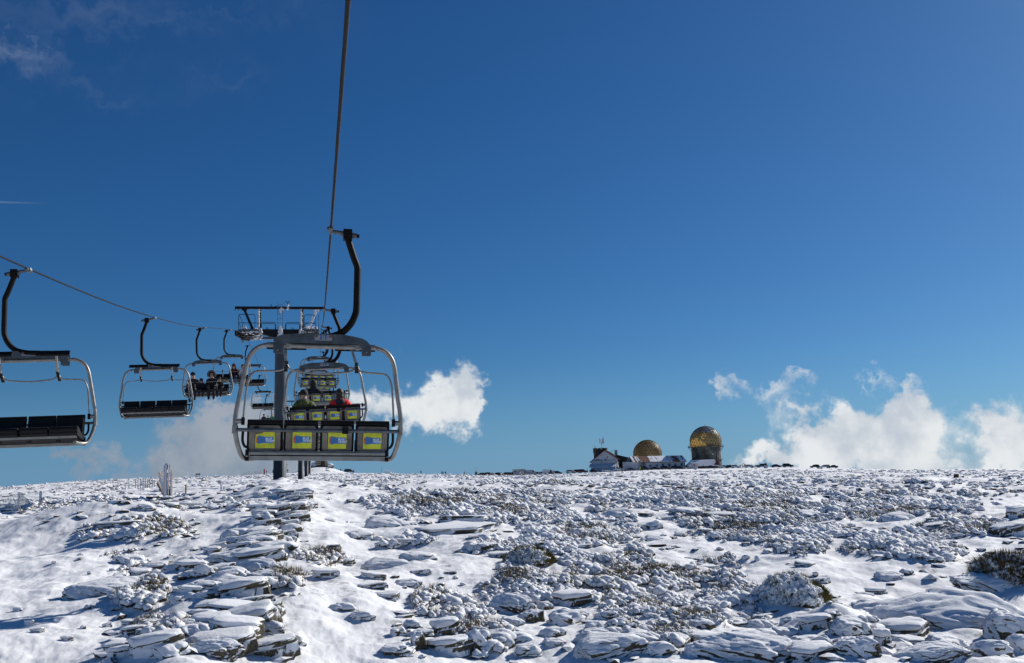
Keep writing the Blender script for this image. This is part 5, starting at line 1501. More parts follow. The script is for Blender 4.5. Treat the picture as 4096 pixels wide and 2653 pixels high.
def vehicle(kind, colour, px, py, label, group='vehicles parked along the summit road', facing=1, dist=450.0, yaw=0.0, name=None):
    body, glass, wheel, head, tail, c = car_parts(kind, colour)
    q = at(px, py, dist); z = hz1(q.x, q.y)
    cat = {'pickup': 'pickup truck', 'van': 'van', 'motorhome': 'motorhome'}.get(kind, 'car')
    t = empty(name or {'pickup': 'pickup_truck', 'van': 'parked_van', 'motorhome': 'motorhome'}.get(kind, 'parked_car'), (q.x, q.y, z-0.03), -YAW+(0 if facing > 0 else math.pi)+R(yaw), label, cat, group)
    link('body', body, t); link('windows', glass, t)
    for x in c['wh']:
        for s in (-1, 1):
            o = link('wheel', wheel, t); o.location = (x, s*(c['W']/2-.1), c['wr'])
    for s in (-1, 1):
        o = link('headlight', head, t); o.location = (0, s*(c['W']/2-.28), 0)
        o = link('tail_light', tail, t); o.location = (0, s*(c['W']/2-.22), 0)
    return t
def X5(u): return 2340+u*0.2353
def X6(u): return 2700+u*0.2941
def X4(u): return 1500+u*0.3782
_cars = [
 ('hatch', 'black', X5(155), 1889, 'black hatchback at the left corner of the mural house', 1),
 ('estate', 'white', X5(378), 1888, 'white estate car parked before the blue porch', 1),
 ('pickup', 'white', X5(582), 1887, 'white pickup truck parked at the right end of the blue porch', -1),
 ('saloon', 'grey', X5(790), 1884, 'grey saloon parked before the white annex wall', 1),
 ('people_carrier', 'green', X5(1008), 1882, 'dark green people carrier at the corner of the white annex', 1),
 ('saloon', 'black', X5(1190), 1882, 'black saloon below the two small windows of the long building', 1),
 ('suv', 'black', X5(1368), 1880, 'black sport utility car below the middle windows of the long building', 1),
 ('suv', 'navy', X5(1488), 1879, 'navy sport utility car half hidden by the black saloon beside it', -1),
 ('saloon', 'black', X5(1597), 1879, 'black saloon below the right-hand window of the long building', 1),
 ('hatch', 'silver', X5(1745), 1876, 'small silver car left of the white kiosk', 1),
 ('saloon', 'dark', X6(495), 1873, 'dark grey saloon in front of the low snowy hut', 1),
 ('saloon', 'white', X6(665), 1872, 'white saloon below the right edge of the dome tower', 1),
 ('hatch', 'dark', X6(752), 1871, 'dark hatchback squeezed between the white saloon and the white hatchback', 1),
 ('hatch', 'white', X6(822), 1871, 'white hatchback left of the car with the open tailgate', 1),
 ('estate', 'white', X6(1008), 1871, 'white estate car with its tailgate raised', 1),
 ('pickup', 'dark', X6(1180), 1869, 'dark grey pickup truck standing alone above the marker box', 1),
 ('saloon', 'dark', X6(1376), 1868, 'dark saloon between the dark pickup and the tall people carrier', 1),
 ('people_carrier', 'black', X6(1535), 1867, 'black people carrier, rightmost before the gap in the row', 1),
 ('hatch', 'dark', X6(1900), 1869, 'dark hatchback standing alone right of the gap in the row', -1),
 ('estate', 'white', X6(2030), 1870, 'white estate car near the right end of the row', -1),
 ('saloon', 'dark', X6(2145), 1871, 'dark saloon at the far right end of the row', -1),
 ('motorhome', 'silver', X4(1535), 1904, 'pale motorhome among the cars left of the mural house', 1),
 ('van', 'silver', X4(1655), 1902, 'pale high-roofed van right beside the motorhome', 1),
 ('hatch', 'dark', X4(1722), 1901, 'dark car just right of the pale van', 1),
 ('hatch', 'white', X4(1768), 1899, 'small white car between the dark car and the white van', 1),
 ('van', 'white', X4(1838), 1899, 'white van with a snowy roof, right of the motorhome group', 1),
 ('hatch', 'grey', X4(1880), 1898, 'grey hatchback touching the white van', 1),
 ('hatch', 'dark', X4(1935), 1897, 'dark hatchback standing clear between the white van and the white sport car', 1),
 ('suv', 'white', X4(2072), 1895, 'white sport utility car left of the dark red cars', 1),
 ('suv', 'red', X4(2145), 1893, 'dark red sport utility car beside the white one', 1),
 ('people_carrier', 'red', X4(2195), 1892, 'dark red people carrier left of the black hatchback', 1),
 ('suv', 'dark', X4(1408), 1905, 'dark sport utility car closest on the left of the motorhome', 1),
 ('suv', 'red', X4(1450), 1905, 'dark red car tucked against the rear of the motorhome', 1),
]
for (k_, c_, px, py, lb, fc) in _cars:
    o = vehicle(k_, c_, px, py, lb, facing=fc, yaw=rnd.uniform(-14, 14))
    if 'tailgate raised' in lb:
        b = MB(); b.box((-2.15, 0, 1.75), (1.0, 1.4, 0.06), 0, Matrix.Rotation(R(38), 3, 'Y')); b.build('tailgate', PAINT['dark'], o)
vehicle('suv', 'dark', 1398, 1894, 'dark vehicle with its front to the right, on the crest right of the lift station', dist=437, facing=1)
# the long tail of cars that goes on to the left, each a few pixels
FARROW = 'row of small dark cars towards the monument'
k_ = 0
for px in range(1925, 2012, 11):
    kind = ['hatch', 'saloon', 'suv', 'estate'][k_ % 4]; col = ['black', 'dark', 'grey', 'black', 'navy', 'red'][k_ % 6]
    vehicle(kind, col, px+rnd.uniform(-2, 2), 1905, 'tiny dark parked car in the row between the monument and the motorhome', FARROW, 1 if k_ % 2 else -1, 470, rnd.uniform(-40, 40)); k_ += 1

# ------------------------------------------------------------------ top station of the lift
def station():
    t = empty('lift_station', (MX+0.9, MY-2, hz1(MX+0.9, MY-2)-0.3), -YAW, 'dark cabin of the top station on a stone-faced plinth at the end of the line', 'lift station')
    k = 430/F*0.2521
    b = MB(); g = random.Random(2); b.lathe([(3.4, -1), (2.9, 1.2), (2.4, 2.6), (1.9, 3.2)], 14, smooth=False); b.build('plinth', STONEB, t)
    b = MB(); b.prism([(-1.3, 2.9), (1.3, 2.9), (1.5, 6.2), (2.0, 6.4), (2.0, 7.0), (-2.0, 7.0), (-2.0, 6.4), (-1.5, 6.2)], -1.2, 1.2, 0); b.build('cabin', DECK, t)
    b = MB(); b.box((0.05, -1.24, 4.6), (0.9, 0.06, 0.9)); b.build('window', WALLW, t)
    b = MB(); b.lathe([(0.2, 7.0), (2.4, 7.05), (2.4, 7.5), (0.2, 7.55)], 28, (0, 0.5, 0)); b.build('bullwheel', TOWERDARK, t)
    for (dx, dy, lb) in ((3.4, -1.0, 'round boulder heaped against the right of the station plinth'), (-3.0, -1.4, 'low boulder heaped against the left of the station plinth')):
        x, y = MX+0.9+dx, MY-2+dy; o = MB(); o.blob((0, 0, 0.6), (1.7, 1.2, 1.3), 0, 3, 0.08); q = o.build('boulder', ROCK); tag(q, lb, 'boulder'); q.location = (x, y, hz1(x, y))
station()

# ------------------------------------------------------------------ posts, poles, fences
WOOD = mat('weathered_wood', (0.26, 0.19, 0.13), 0.85, 0, 0.25, 4)
WOODD = mat('dark_wood', (0.075, 0.045, 0.025), 0.85, 0, 0.3, 4)
RIMEWOOD = mat_snowy('rime_covered_wood', (0.16, 0.10, 0.06), (0.30, 0.21, 0.14), snow_dir=(-0.75, -0.65, 0.15), lo=-0.35, hi=0.15, namp=0.6, nscale=9, snow=(0.66, 0.66, 0.70))
def post(name, px, py, h_px, dist, r, label, group, m=None, lean=(0, 0), cat='post'):
    q = at(px, py, dist); z = hz1(q.x, q.y); h = h_px*dist/F
    b = MB(); b.tube([(0, 0, -0.3), (lean[0]*0.5, lean[1]*0.5, h*0.5), (lean[0], lean[1], h)], r, 8)
    o = b.build(name, m or RIMEWOOD); tag(o, label, cat, group); o.location = (q.x, q.y, z)
    return o
def bundle():
    q, d = ground_at(661, 2001, 30); d = 70.0; q = at(661, 2001, d); zg = hz1(q.x, q.y)
    s = d/F
    t = empty('pole_bundle', (q.x, q.y, zg), -YAW, 'fan of rime-covered poles and planks tied to a thick post on the left slope', 'pole bundle')
    def u(a): return (a-740)*s*200/1814
    def v(a): return (1370-a)*s*200/1542*1.0
    b = MB(); b.tube([(0, 0, -.3), (u(740), 0, v(360)), (u(742), 0, v(355))], u(800), 12); b.tube([(u(735), 0, v(355)), (u(735), 0, v(310))], u(778), 10)
    b.build('thick_post', RIMEWOOD, t)
    for k, (x0, x1, z1, r_, mt) in enumerate(((790, 822, 350, 14, RIMEWOOD), (690, 630, 380, 26, WOODD), (680, 565, 440, 22, RIMEWOOD), (675, 520, 540, 24, RIMEWOOD), (670, 440, 545, 22, RIMEWOOD), (668, 400, 560, 20, RIMEWOOD), (664, 350, 580, 20, RIMEWOOD), (660, 345, 835, 24, WOOD), (655, 300, 870, 20, WOODD))):
        b = MB(); b.bar((u(x0), 0.12+0.05*k, v(1330)), (u(x1), 0.25+0.06*k, v(z1)), abs(u(740+r_*2)), 0.06); b.build('plank', mt, t)
    for z in (480, 800, 1230):
        b = MB(); b.tube([(u(800)*1.25*math.cos(a), 0.1+u(800)*1.6*math.sin(a), v(z)+0.02*math.sin(5*a)) for a in np.linspace(0, 6.28, 16)], 0.015, 5); b.build('binding', RIME, t)
    def lone(name, x0, ptsw, label, cat, mt=RIMEWOOD, **kw):
        return None
    post('fence_post', 661+(945-740)*200/1814, 2000, (1330-490)*200/1542, d, 0.075, 'rime-covered round post standing right beside the pole bundle', 'posts on the left slope')
    post('fence_post', 580+1475*0.11025, 1998, 57, 71, 0.055, 'short bare wooden post right of the pole bundle', 'posts on the left slope', WOOD)
    b = MB(); b.prism([(u(820), 0), (u(905), 0), (u(845), v(930))], 0.1, 0.16); o = b.build('broken_plank', WOODD); tag(o, 'dark pointed plank leaning between the bundle and its neighbour post', 'plank'); o.location = (q.x, q.y, zg); o.rotation_euler = (0, 0, -YAW)
    b = MB(); b.bar((u(105), -0.05, v(1310)), (u(660), 0.05, v(1345)), 0.16, 0.30); o = b.build('timber_beam', WOODD); tag(o, 'dark plank stack lying on the snow left of the pole bundle', 'timber'); o.location = (q.x, q.y, zg); o.rotation_euler = (0, 0, -YAW)
bundle()
def X8(u): return u*0.42017
def Y8(v): return 1800+v*0.42017
G1 = 'posts on the left slope'
post('fence_post', X8(2104), Y8(405), 38, 78, 0.06, 'taller of the two posts on the ridge skyline left of the tower', G1)
post('fence_post', X8(2132), Y8(408), 28, 78, 0.08, 'thicker shorter post of the pair on the ridge skyline', G1)
post('fence_post', X8(382), Y8(508), 54, 64, 0.07, 'rime-covered post at the right end of the broken snow fence', G1)
post('fence_post', X8(372), Y8(505), 34, 64, 0.05, 'thin stake leaning on the right end post of the snow fence', G1, lean=(0.25, 0))
post('fence_post', X8(183), Y8(520), 46, 66, 0.10, 'thick post in the middle of the broken snow fence', G1)
G2 = 'row of thin poles on the far left slope'
for k, (u_, v0, v1) in enumerate(((1120, 445, 370), (1190, 425, 360), (1222, 420, 350), (1287, 410, 335), (1310, 408, 330), (1336, 396, 320), (1360, 392, 310), (1382, 385, 305), (1402, 380, 308), (1424, 375, 298), (1448, 365, 292), (1470, 360, 305))):
    post('thin_pole', X8(u_), Y8(v0), (v0-v1)*0.42, 150, 0.06, 'thin pale pole in the slanting row on the far left slope', G2, RIMEWOOD, cat='pole')
post('thin_pole', X8(1785), Y8(258), 24, 300, 0.1, 'single pale pole on the crest right of the pole bundle', None, RIME, cat='pole')
for u_, h_ in ((2110, 0),):
    pass
def sign_frame():
    q = at(X8(1884), Y8(257), 300); t = empty('sign_frame', (q.x, q.y, hz1(q.x, q.y)), -YAW, 'small dark frame sign standing on the far left crest', 'sign')
    for x in (-.55, .55):
        b = MB(); b.tube([(x, 0, -.2), (x, 0, 1.4)], 0.07, 6); b.build('leg', WOODD, t)
    b = MB(); b.box((0, 0, 1.15), (1.3, 0.08, 0.35)); b.box((0, 0, .6), (1.2, 0.08, 0.12)); b.build('board', WOODD, t)
sign_frame()
def snow_fence(xa, ya, xb, yb, hgt, d, label, sag):
    A, B = at(xa, ya, d), at(xb, yb, d-2); za, zb = hz1(A.x, A.y), hz1(B.x, B.y)
    n = 26; b = MB()
    for i in range(n):
        f = i/(n-1); p = A.lerp(B, f); z0 = za+(zb-za)*f; h = hgt*(1-sag*f)
        b.bar((p.x, p.y, z0-0.15), (p.x+0.25*f, p.y-0.1, z0+h), 0.022, 0.016)
    for q_ in (0.12, 0.38, 0.64, 0.9):
        b.tube([(A.lerp(B, f).x+0.25*f*q_, A.lerp(B, f).y-.03, za+(zb-za)*f+hgt*(1-sag*f)*q_) for f in np.linspace(0, 1, 14)], 0.015, 4)
    o = b.build('snow_fence', mat('frosted_slats', (0.85, 0.84, 0.78), 0.8, 0, 0.15, 6)); tag(o, label, 'snow fence')
snow_fence(-60, 2012, 76, 2019, 0.85, 64, 'frost-white slatted snow fence panel reaching the left edge', -0.02)
snow_fence(80, 2019, 124, 2014, 0.75, 66, 'collapsed snow fence panel sloping down right of the thick post', 0.85)
# ski rack, red marker and lamp post on the left crest
def ski_rack():
    q = at(1015, 1905, 450); g = random.Random(4)
    for k in range(16):
        px = 975+k*4.6+g.uniform(-1.5, 1.5)
        p = at(px, 1905, 450); h = g.uniform(0.9, 2.0)
        b = MB(); b.bar((0, 0, -.2), (g.uniform(-.25, .25), 0, h), g.uniform(.10, .18), 0.08)
        o = b.build('upright_ski', [mat('ski_%s' % c, v, 0.5, 0, 0.1, 3) for c, v in (('red', (.25, .03, .03)), ('dark', (.02, .02, .025)), ('pale', (.45, .42, .30)))][k % 3])
        tag(o, 'upright ski stuck in the snow in the cluster left of the red marker', 'ski', 'skis standing on the left crest'); o.location = (p.x, p.y, hz1(p.x, p.y))
    p = at(1057, 1904, 450); b = MB(); b.lathe([(.28, 0), (.32, 1.2), (.30, 2.1), (.12, 2.35)], 12); o = b.build('marker_pillar', mat('marker_red', (0.35, 0.02, 0.03), .6)); tag(o, 'red upright marker pillar among the skis on the left crest', 'marker'); o.location = (p.x, p.y, hz1(p.x, p.y))
    p = at(1147, 1895, 450); z = hz1(p.x, p.y); t = empty('lamp_post', (p.x, p.y, z), -YAW, 'thin post with a small top box just right of the nearest tower pole', 'post')
    b = MB(); b.tube([(0, 0, -.2), (0, 0, 3.6)], .06, 6); b.build('post', BARGREY, t); b = MB(); b.box((-.2, 0, 3.7), (.9, .4, .2)); b.build('top_box', BARGREY, t)
ski_rack()
# rime-white stakes and poles on the crest between station and monument
G3 = 'rime-white stakes on the crest'
for k in range(9):
    post('frosted_stake', 1543+k*4.0, 1899+k*0.6, 16-k*1.1, 400, 0.14, 'rime-white stake in the fan-shaped cluster on the crest right of chair 11', G3, RIME, lean=(-0.45+0.05*k, 0), cat='stake')
post('thin_pole', 1527, 1893, 25, 430, 0.06, 'single thin dark pole on the crest just right of chair 11', None, BARGREY, cat='pole')
G4 = 'thin poles on the crest before the monument'
for u_, h_ in ((472, 30), (516, 30), (556, 32), (600, 30), (646, 28), (735, 20), (800, 22)):
    post('thin_pole', X4(u_), 1901, h_*0.378, 420, 0.05, 'thin pale pole in the spaced row on the crest left of the monument', G4, RIME, cat='pole')
G5 = 'fence poles along the road'
for u_, v0, v1 in ((972, 330, 298), (1003, 330, 295), (1098, 335, 305), (1130, 338, 308), (1183, 345, 315), (1221, 345, 315), (1232, 325, 292), (1320, 328, 293), (1330, 352, 318), (1400, 355, 320), (1422, 325, 290), (1445, 360, 325), (1497, 365, 330), (1548, 372, 335), (1600, 375, 345), (1653, 383, 350), (1700, 388, 355), (1752, 385, 352), (1796, 385, 350), (1834, 388, 358), (1880, 380, 350)):
    post('fence_pole', X4(u_), 1780+v0*0.378, (v0-v1)*0.378, 300 if v0 > 340 else 400, 0.06, 'thin dark fence pole in the line along the road before the parked cars', G5, WOODD if v0 < 340 else WOOD, cat='pole')
# marker box below the dark pickup, and stone cairns
q = at(X6(1236), 1879, 420); t = empty('marker_box', (q.x, q.y, hz1(q.x, q.y)-.1), -YAW, 'pale boxy marker with a dark top on the snow below the dark pickup', 'marker')
b = MB(); b.box((0, 0, .65), (1.3, 1.0, 1.3)); b.build('base', WALLW, t); b = MB(); b.lathe([(.55, 1.3), (.6, 1.9), (.4, 2.2)], 12); b.build('top', STONEB, t)
for (px, py, d, lb) in ((X4(1537), 1907, 400, 'small snowy cairn standing in front of the motorhome'), (X4(1255), 1902, 430, 'small pointed cairn among the far parked cars')):
    q = at(px, py, d); b = MB()
    for k in range(5): b.blob((rnd.uniform(-.1, .1), 0, .2+k*.3), (.95-k*.15, .8-k*.12, .28), 0, 2, .12)
    o = b.build('cairn', ROCK); tag(o, lb, 'cairn'); o.location = (q.x, q.y, hz1(q.x, q.y))
# dark box-like stump and stakes on the far right
for (px, py, h_, r_, lb) in ((2800+1888*0.5445, 1938, 14, .25, 'dark squat stump on the far right snowfield'), (2800+1938*0.5445, 1940, 7, .1, 'small stake right of the dark stump')):
    post('stump', px, py, h_, 110, r_, lb, None, WOODD, cat='stump')
# ------------------------------------------------------------------ rocks: layered granite slabs under blown snow
def _poly(g, n_out=40):
    """angular outline of a slab, resampled; corners stay sharp"""
    n = g.randint(4, 7); off = g.uniform(0, 6.28)
    C = []
    for i in range(n):
        a = off+2*math.pi*(i+g.uniform(-.28, .28))/n; r = g.uniform(.40, .56)
        c_, s_ = math.cos(a), math.sin(a); k = 1/(abs(c_)**3+abs(s_)**3)**(1/3)*0.95     # boxy
        C.append(Vector((c_*r*k, s_*r*k)))
    per = [(C[(i+1) % n]-C[i]).length for i in range(n)]; tot = sum(per); out = []
    for q in range(n_out):
        d = tot*q/n_out; i = 0
        while d > per[i]: d -= per[i]; i += 1
        out.append(C[i].lerp(C[(i+1) % n], d/per[i]))
    return out
def rock_pair(seed, kind):
    """bare slab with bedding ledges, and the pillow of snow that lies on it"""
    g = random.Random(seed); N_ = 40; P = _poly(g, N_); off = seed*3.7
    tx_, ty_ = (g.uniform(-.22, .22), g.uniform(-.10, .16)) if kind == 'tilt' else (g.uniform(-.07, .07), g.uniform(-.05, .08))
    def ring(scale, z, sh=(0, 0), rough=.018, tilt=1.0):
        R_ = []
        for p in P:
            x, y = p.x*scale+sh[0], p.y*scale+sh[1]
            q = rough*float(perlin(np.array([x*7+off]), np.array([y*7+z*9]), seed)[0])+rough*1.6*float(perlin(np.array([x*2.4+off]), np.array([y*2.4+z*3]), seed+3)[0])
            L_ = max(math.hypot(x, y), 1e-6)
            R_.append((x*(1+q/L_*1.3), y*(1+q/L_*1.3), z+tilt*(x*tx_+y*ty_)+q*.5))
        return R_
    zs = [(-.55, 1.06), (-.25, 1.04)]
    lz = g.uniform(-.1, .2)
    zs += [(lz-.03, 1.02), (lz+.03, 1.0+g.uniform(-.07, .01)), (.30, .985)]
    zs += [(.38, .97), (.43, .93), (.455, .84)]
    b = MB(); V = []; Fc = []
    for (zz, kk) in zs: V += ring(kk, zz, (0, 0), .022)
    for kk in (.62, .33): V += ring(kk, .47, (0, 0), .03)
    nr = len(zs)+2
    for i in range(nr-1):
        for j in range(N_):
            a_, b_ = i*N_+j, i*N_+(j+1) % N_; Fc.append((a_, b_, b_+N_, a_+N_))
    V.append((0, 0, .47)); c_ = len(V)-1
    for j in range(N_): Fc.append(((nr-1)*N_+j, (nr-1)*N_+(j+1) % N_, c_))
    b.add(V, Fc, 0, False); me = b.mesh('rock', [ROCK])
    # snow pillow: pushed towards the lee (left and front), bare rim left at the right and far edge
    sh = (g.uniform(-.055, -.02), g.uniform(-.055, -.025)); V = []; Fc = []
    prof = [(.97, .37), (1.0, .44), (.995, .50), (.965, .55), (.89, .585), (.70, .61), (.45, .625), (.2, .63)]
    for (kk, zz) in prof:
        Rg = ring(kk, zz, sh, .03)
        if zz < .52:   # the snow hangs lower over the lee edge
            Rg = [(x, y, z_-(0.20*max(0, -y*1.3-x*.5)*(0.52-zz)/.16)) for x, y, z_ in Rg]
        V += Rg
    for i in range(len(prof)-1):
        for j in range(N_):
            a_, b_ = i*N_+j, i*N_+(j+1) % N_; Fc.append((a_, b_, b_+N_, a_+N_))
    V.append((sh[0], sh[1], .63)); c_ = len(V)-1
    for j in range(N_): Fc.append(((len(prof)-1)*N_+j, (len(prof)-1)*N_+(j+1) % N_, c_))
    Fc.append(tuple(range(N_))[::-1])
    q = MB(); q.add(V, Fc, 0, True)
    for i_, (x, y, z_) in enumerate(q.v):
        dz = .035*float(fbm(np.array([x*3+off]), np.array([y*3-off]), 2, seed+40)[0]); q.v[i_] = (x, y, z_+dz)
    return me, q.mesh('snow_cap', [SNOWCAP])
def chunk(seed, big=False):
    """broad-topped boulder with sloping facets, ridges and cracks"""
    g = random.Random(seed); bm = bmesh.new(); pts = []
    n = g.randint(5, 7); off = g.uniform(0, 6.28)
    for i in range(n):
        a = off+2*math.pi*(i+g.uniform(-.3, .3))/n; r = g.uniform(.44, .58)
        pts.append((r*math.cos(a), r*math.sin(a), -.55)); r2 = r*g.uniform(.92, 1.06)
        pts.append((r2*math.cos(a), r2*math.sin(a), g.uniform(-.2, .22)))
        r3 = r*g.uniform(.55, .86); b_ = a+g.uniform(-.2, .2)
        pts.append((r3*math.cos(b_), r3*math.sin(b_), g.uniform(.28, .52)))
    pts.append((g.uniform(-.2, .2), g.uniform(-.1, .3), .56))
    for p in pts: bm.verts.new(p)
    bmesh.ops.convex_hull(bm, input=bm.verts)
    bmesh.ops.delete(bm, geom=[v for v in bm.verts if not v.link_faces], context='VERTS')
    for cut in ((0.20, 0.10, 0.05, 0.028) if big else (0.20, 0.10, 0.055)):
        bmesh.ops.triangulate(bm, faces=bm.faces)
        es = [e for e in bm.edges if e.calc_length() > cut]
        if es: bmesh.ops.subdivide_edges(bm, edges=es, cuts=1, use_grid_fill=True)
    bmesh.ops.triangulate(bm, faces=bm.faces)
    for _ in range(2): bmesh.ops.smooth_vert(bm, verts=bm.verts, factor=0.5, use_axis_x=True, use_axis_y=True, use_axis_z=True)
    bm.normal_update()
    V = np.array([v.co[:] for v in bm.verts]); s_ = seed*3.1
    a_ = V[:, 0]+.6*V[:, 2]+s_; b2 = V[:, 1]-.5*V[:, 2]
    ridge = 1-np.abs(perlin(a_*2.2, b2*2.2, seed))*2
    crack = sstep(.80, .97, 1-np.abs(perlin(a_*1.7+9, b2*2.6, seed+4)))
    d = .06*ridge+.065*fbm(a_*4, b2*4, 3, seed+7)-.07*crack+.02*fbm(a_*11, b2*11, 2, seed+8)
    if big:
        led = (V[:, 2]*7+1.5*fbm(V[:, 0]*2, V[:, 1]*2, 2, seed+12)) % 1.0
        c2 = sstep(.86, .98, 1-np.abs(perlin(a_*3.4+5, b2*5.0+V[:, 2]*3, seed+14)))
        d = d*0.55+.010*(1-np.abs(perlin(a_*6, b2*6, seed+15))*2)-.035*c2-.022*sstep(.7, 1, led)*(1-np.abs(np.array([v.normal.z for v in bm.verts])))+.008*fbm(a_*24, b2*24, 2, seed+16)
    for v, dd in zip(bm.verts, d): v.co += v.normal*float(dd)
    me = bpy.data.meshes.new('rock'); bm.to_mesh(me); bm.free()
    me.polygons.foreach_set('use_smooth', [True]*len(me.polygons)); me.materials.append(ROCK); me.update()
    return me
SNOWCAP = mat_snowy('wind_packed_snow_cap', (0.04, 0.04, 0.026), (0.09, 0.08, 0.05), snow_dir=(-.35, -.3, .88), lo=-0.42, hi=-0.30, namp=0.6, nscale=3.0)
ROCKS = [rock_pair(100+i, 'tilt' if i % 3 == 0 else 'flat') for i in range(18)]
CHUNKS = [chunk(300+i) for i in range(14)]
BIGS = [chunk(400+i, True) for i in range(6)]
STONE = mat_snowy('loose_granite', (0.03, 0.028, 0.02), (0.085, 0.07, 0.045), lo=0.42, hi=0.60, namp=0.8, nscale=3.0)
PLACED = []
def rock(px, py, w_px, h_px, label, group, dist=None, name='flat_rock', rz=None, tip=None, cat='rock', zf=1.0, chunky=None):
    """px, py: foot of the stone in the photograph; width and height as seen"""
    g = rnd
    q, d = ground_at(px, py)
    if dist: d = dist; a = at(px, py, d); q = Vector((a.x, a.y, hz1(a.x, a.y)))
    w = w_px*d/F; dep = w*g.uniform(0.5, 0.75)
    h = max(0.10, h_px*d/F*0.62)*zf
    if chunky is None: chunky = 0.85 if (py > 2420 and px > 1250) else 0.4
    if g.random() < chunky:
        o = link(name, (BIGS if w_px > 170 else CHUNKS)[g.randrange(6 if w_px > 170 else len(CHUNKS))]); ch = True; h *= 1.15
    else:
        rm, cm = ROCKS[g.randrange(len(ROCKS))]; ch = False
        o = link(name, rm)
        if g.random() < 0.75: link('snow_cap', cm, o)
    o['kind'] = 'thing'
    fw = Vector((q.x, q.y, 0)).normalized()
    c = q+fw*dep*0.38
    o.location = (c.x-(fw.x*dep*.2 if ch else 0), c.y-(fw.y*dep*.2 if ch else 0), hz1(c.x, c.y)+h*(0.08 if ch else 0.20))
    o.scale = (w*1.06, dep, h*1.2)
    o.rotation_euler = (R(g.uniform(6, 22) if ch else g.uniform(-2, 13)), R(g.uniform(-8, 8) if tip is None else tip), -YAW+(R(g.uniform(-16, 16)) if rz is None else rz))
    tag(o, label, cat, group)
    PLACED.append((q.x, q.y, w*0.5))
    return o
RIDGE = 'slabs of the rock ridge under the lift line'
# named stones first: (x, y of the foot, width, height, label)
_named = [
 (3790, 2500, 560, 150, 'largest rock, a broad snow-topped boulder with a bare dark face at lower right'),
 (2985, 2640, 440, 130, 'broad split boulder at the bottom, left of the dome-shaped bush drift'),
 (441, 2372, 290, 75, 'long flat slab at the left tip of the rocks, casting a shadow over open snow'),
 (488, 2110, 180, 36, 'thick level slab lying alone on smooth snow at the left'),
 (917, 2362, 250, 72, 'long dark-fronted slab with a bare mossy right end in the ridge'),
 (940, 2252, 230, 75, 'wide smooth slab in the middle of the ridge'),
 (1046, 2172, 190, 62, 'broad snow-white slab with a dark notched right edge, upper ridge'),
 (1223, 2022, 105, 46, 'square white block below the second lift tower'),
 (994, 2480, 255, 70, 'curved slab edged by a brown moss line, lower ridge'),
 (940, 2552, 225, 100, 'big rounded snow block with streaked left face, lower ridge'),
 (900, 2618, 260, 90, 'large flat slab at the bottom end of the ridge'),
 (670, 2625, 158, 68, 'upright snow-dusted block left of the ridge at the bottom edge'),
 (482, 2636, 88, 60, 'dark speckled boulder at the bottom edge, left of the upright block'),
 (1164, 2578, 100, 70, 'small block with a bare brown right side, foot of the ridge'),
 (782, 2272, 85, 78, 'tilted slab standing on edge left of the ridge'),
 (2047, 2450, 195, 120, 'slanting slab leaning left with a dark underside, bottom middle'),
 (2300, 2432, 168, 80, 'upper of two stacked square blocks, bottom middle'),
 (2270, 2500, 155, 75, 'lower of two stacked square blocks, bottom middle'),
 (1782, 2545, 125, 98, 'tall slanting block with a dark right edge, bottom middle left'),
 (1676, 2600, 80, 105, 'upright dark-sided block at the bottom beside open snow'),
 (2417, 2625, 290, 95, 'large pale boulder cut by the bottom edge, middle'),
 (2376, 2552, 172, 55, 'long low slab just above the large pale bottom boulder'),
 (1817, 2138, 330, 60, 'longest flat slab on the middle slope, its left end sloping down'),
 (1876, 2096, 225, 36, 'thin slab lying just above the longest flat slab'),
 (1553, 2106, 168, 46, 'dark-topped slab at the right of the smooth snow field'),
 (1529, 2272, 205, 50, 'low broad mound-like slab left of the middle bush'),
 (2617, 2113, 72, 42, 'dark bare-faced block on the right middle slope'),
 (2723, 2147, 62, 30, 'small dark rounded block right of the bare-faced block'),
 (4030, 2150, 145, 82, 'snow-capped boulder at the right edge, upper slope'),
 (4065, 2072, 80, 62, 'dark layered boulder cut by the right edge'),
 (3627, 2300, 66, 36, 'lone dark stone on the smooth snow right of the dome-shaped bush'),
 (3398, 2545, 195, 88, 'wide smooth boulder left of the largest rock'),
 (3263, 2520, 138, 76, 'rounded block below the snow drift of the dome-shaped bush'),
 (3427, 2618, 180, 112, 'large boulder with dark cracks at the bottom right'),
 (3615, 2545, 182, 86, 'smooth boulder below the dark face of the largest rock'),
 (3780, 2600, 205, 92, 'snowy boulder beneath the largest rock'),
 (3710, 2640, 275, 88, 'broad boulder at the bottom edge, lower right'),
 (4025, 2550, 185, 150, 'tall boulder at the right edge below the largest rock'),
 (3960, 2625, 145, 96, 'sharp-ridged boulder near the bottom right corner'),
 (4078, 2612, 100, 100, 'boulder filling the bottom right corner'),
 (3960, 2362, 240, 66, 'ledge-like slab at the foot of the twiggy bush on the right edge'),
]
for (px, py, w, h, lb) in _named: rock(px, py, w, h, lb, 'prominent rocks of the foreground', name='boulder' if 'boulder' in lb or 'block' in lb else 'flat_rock')
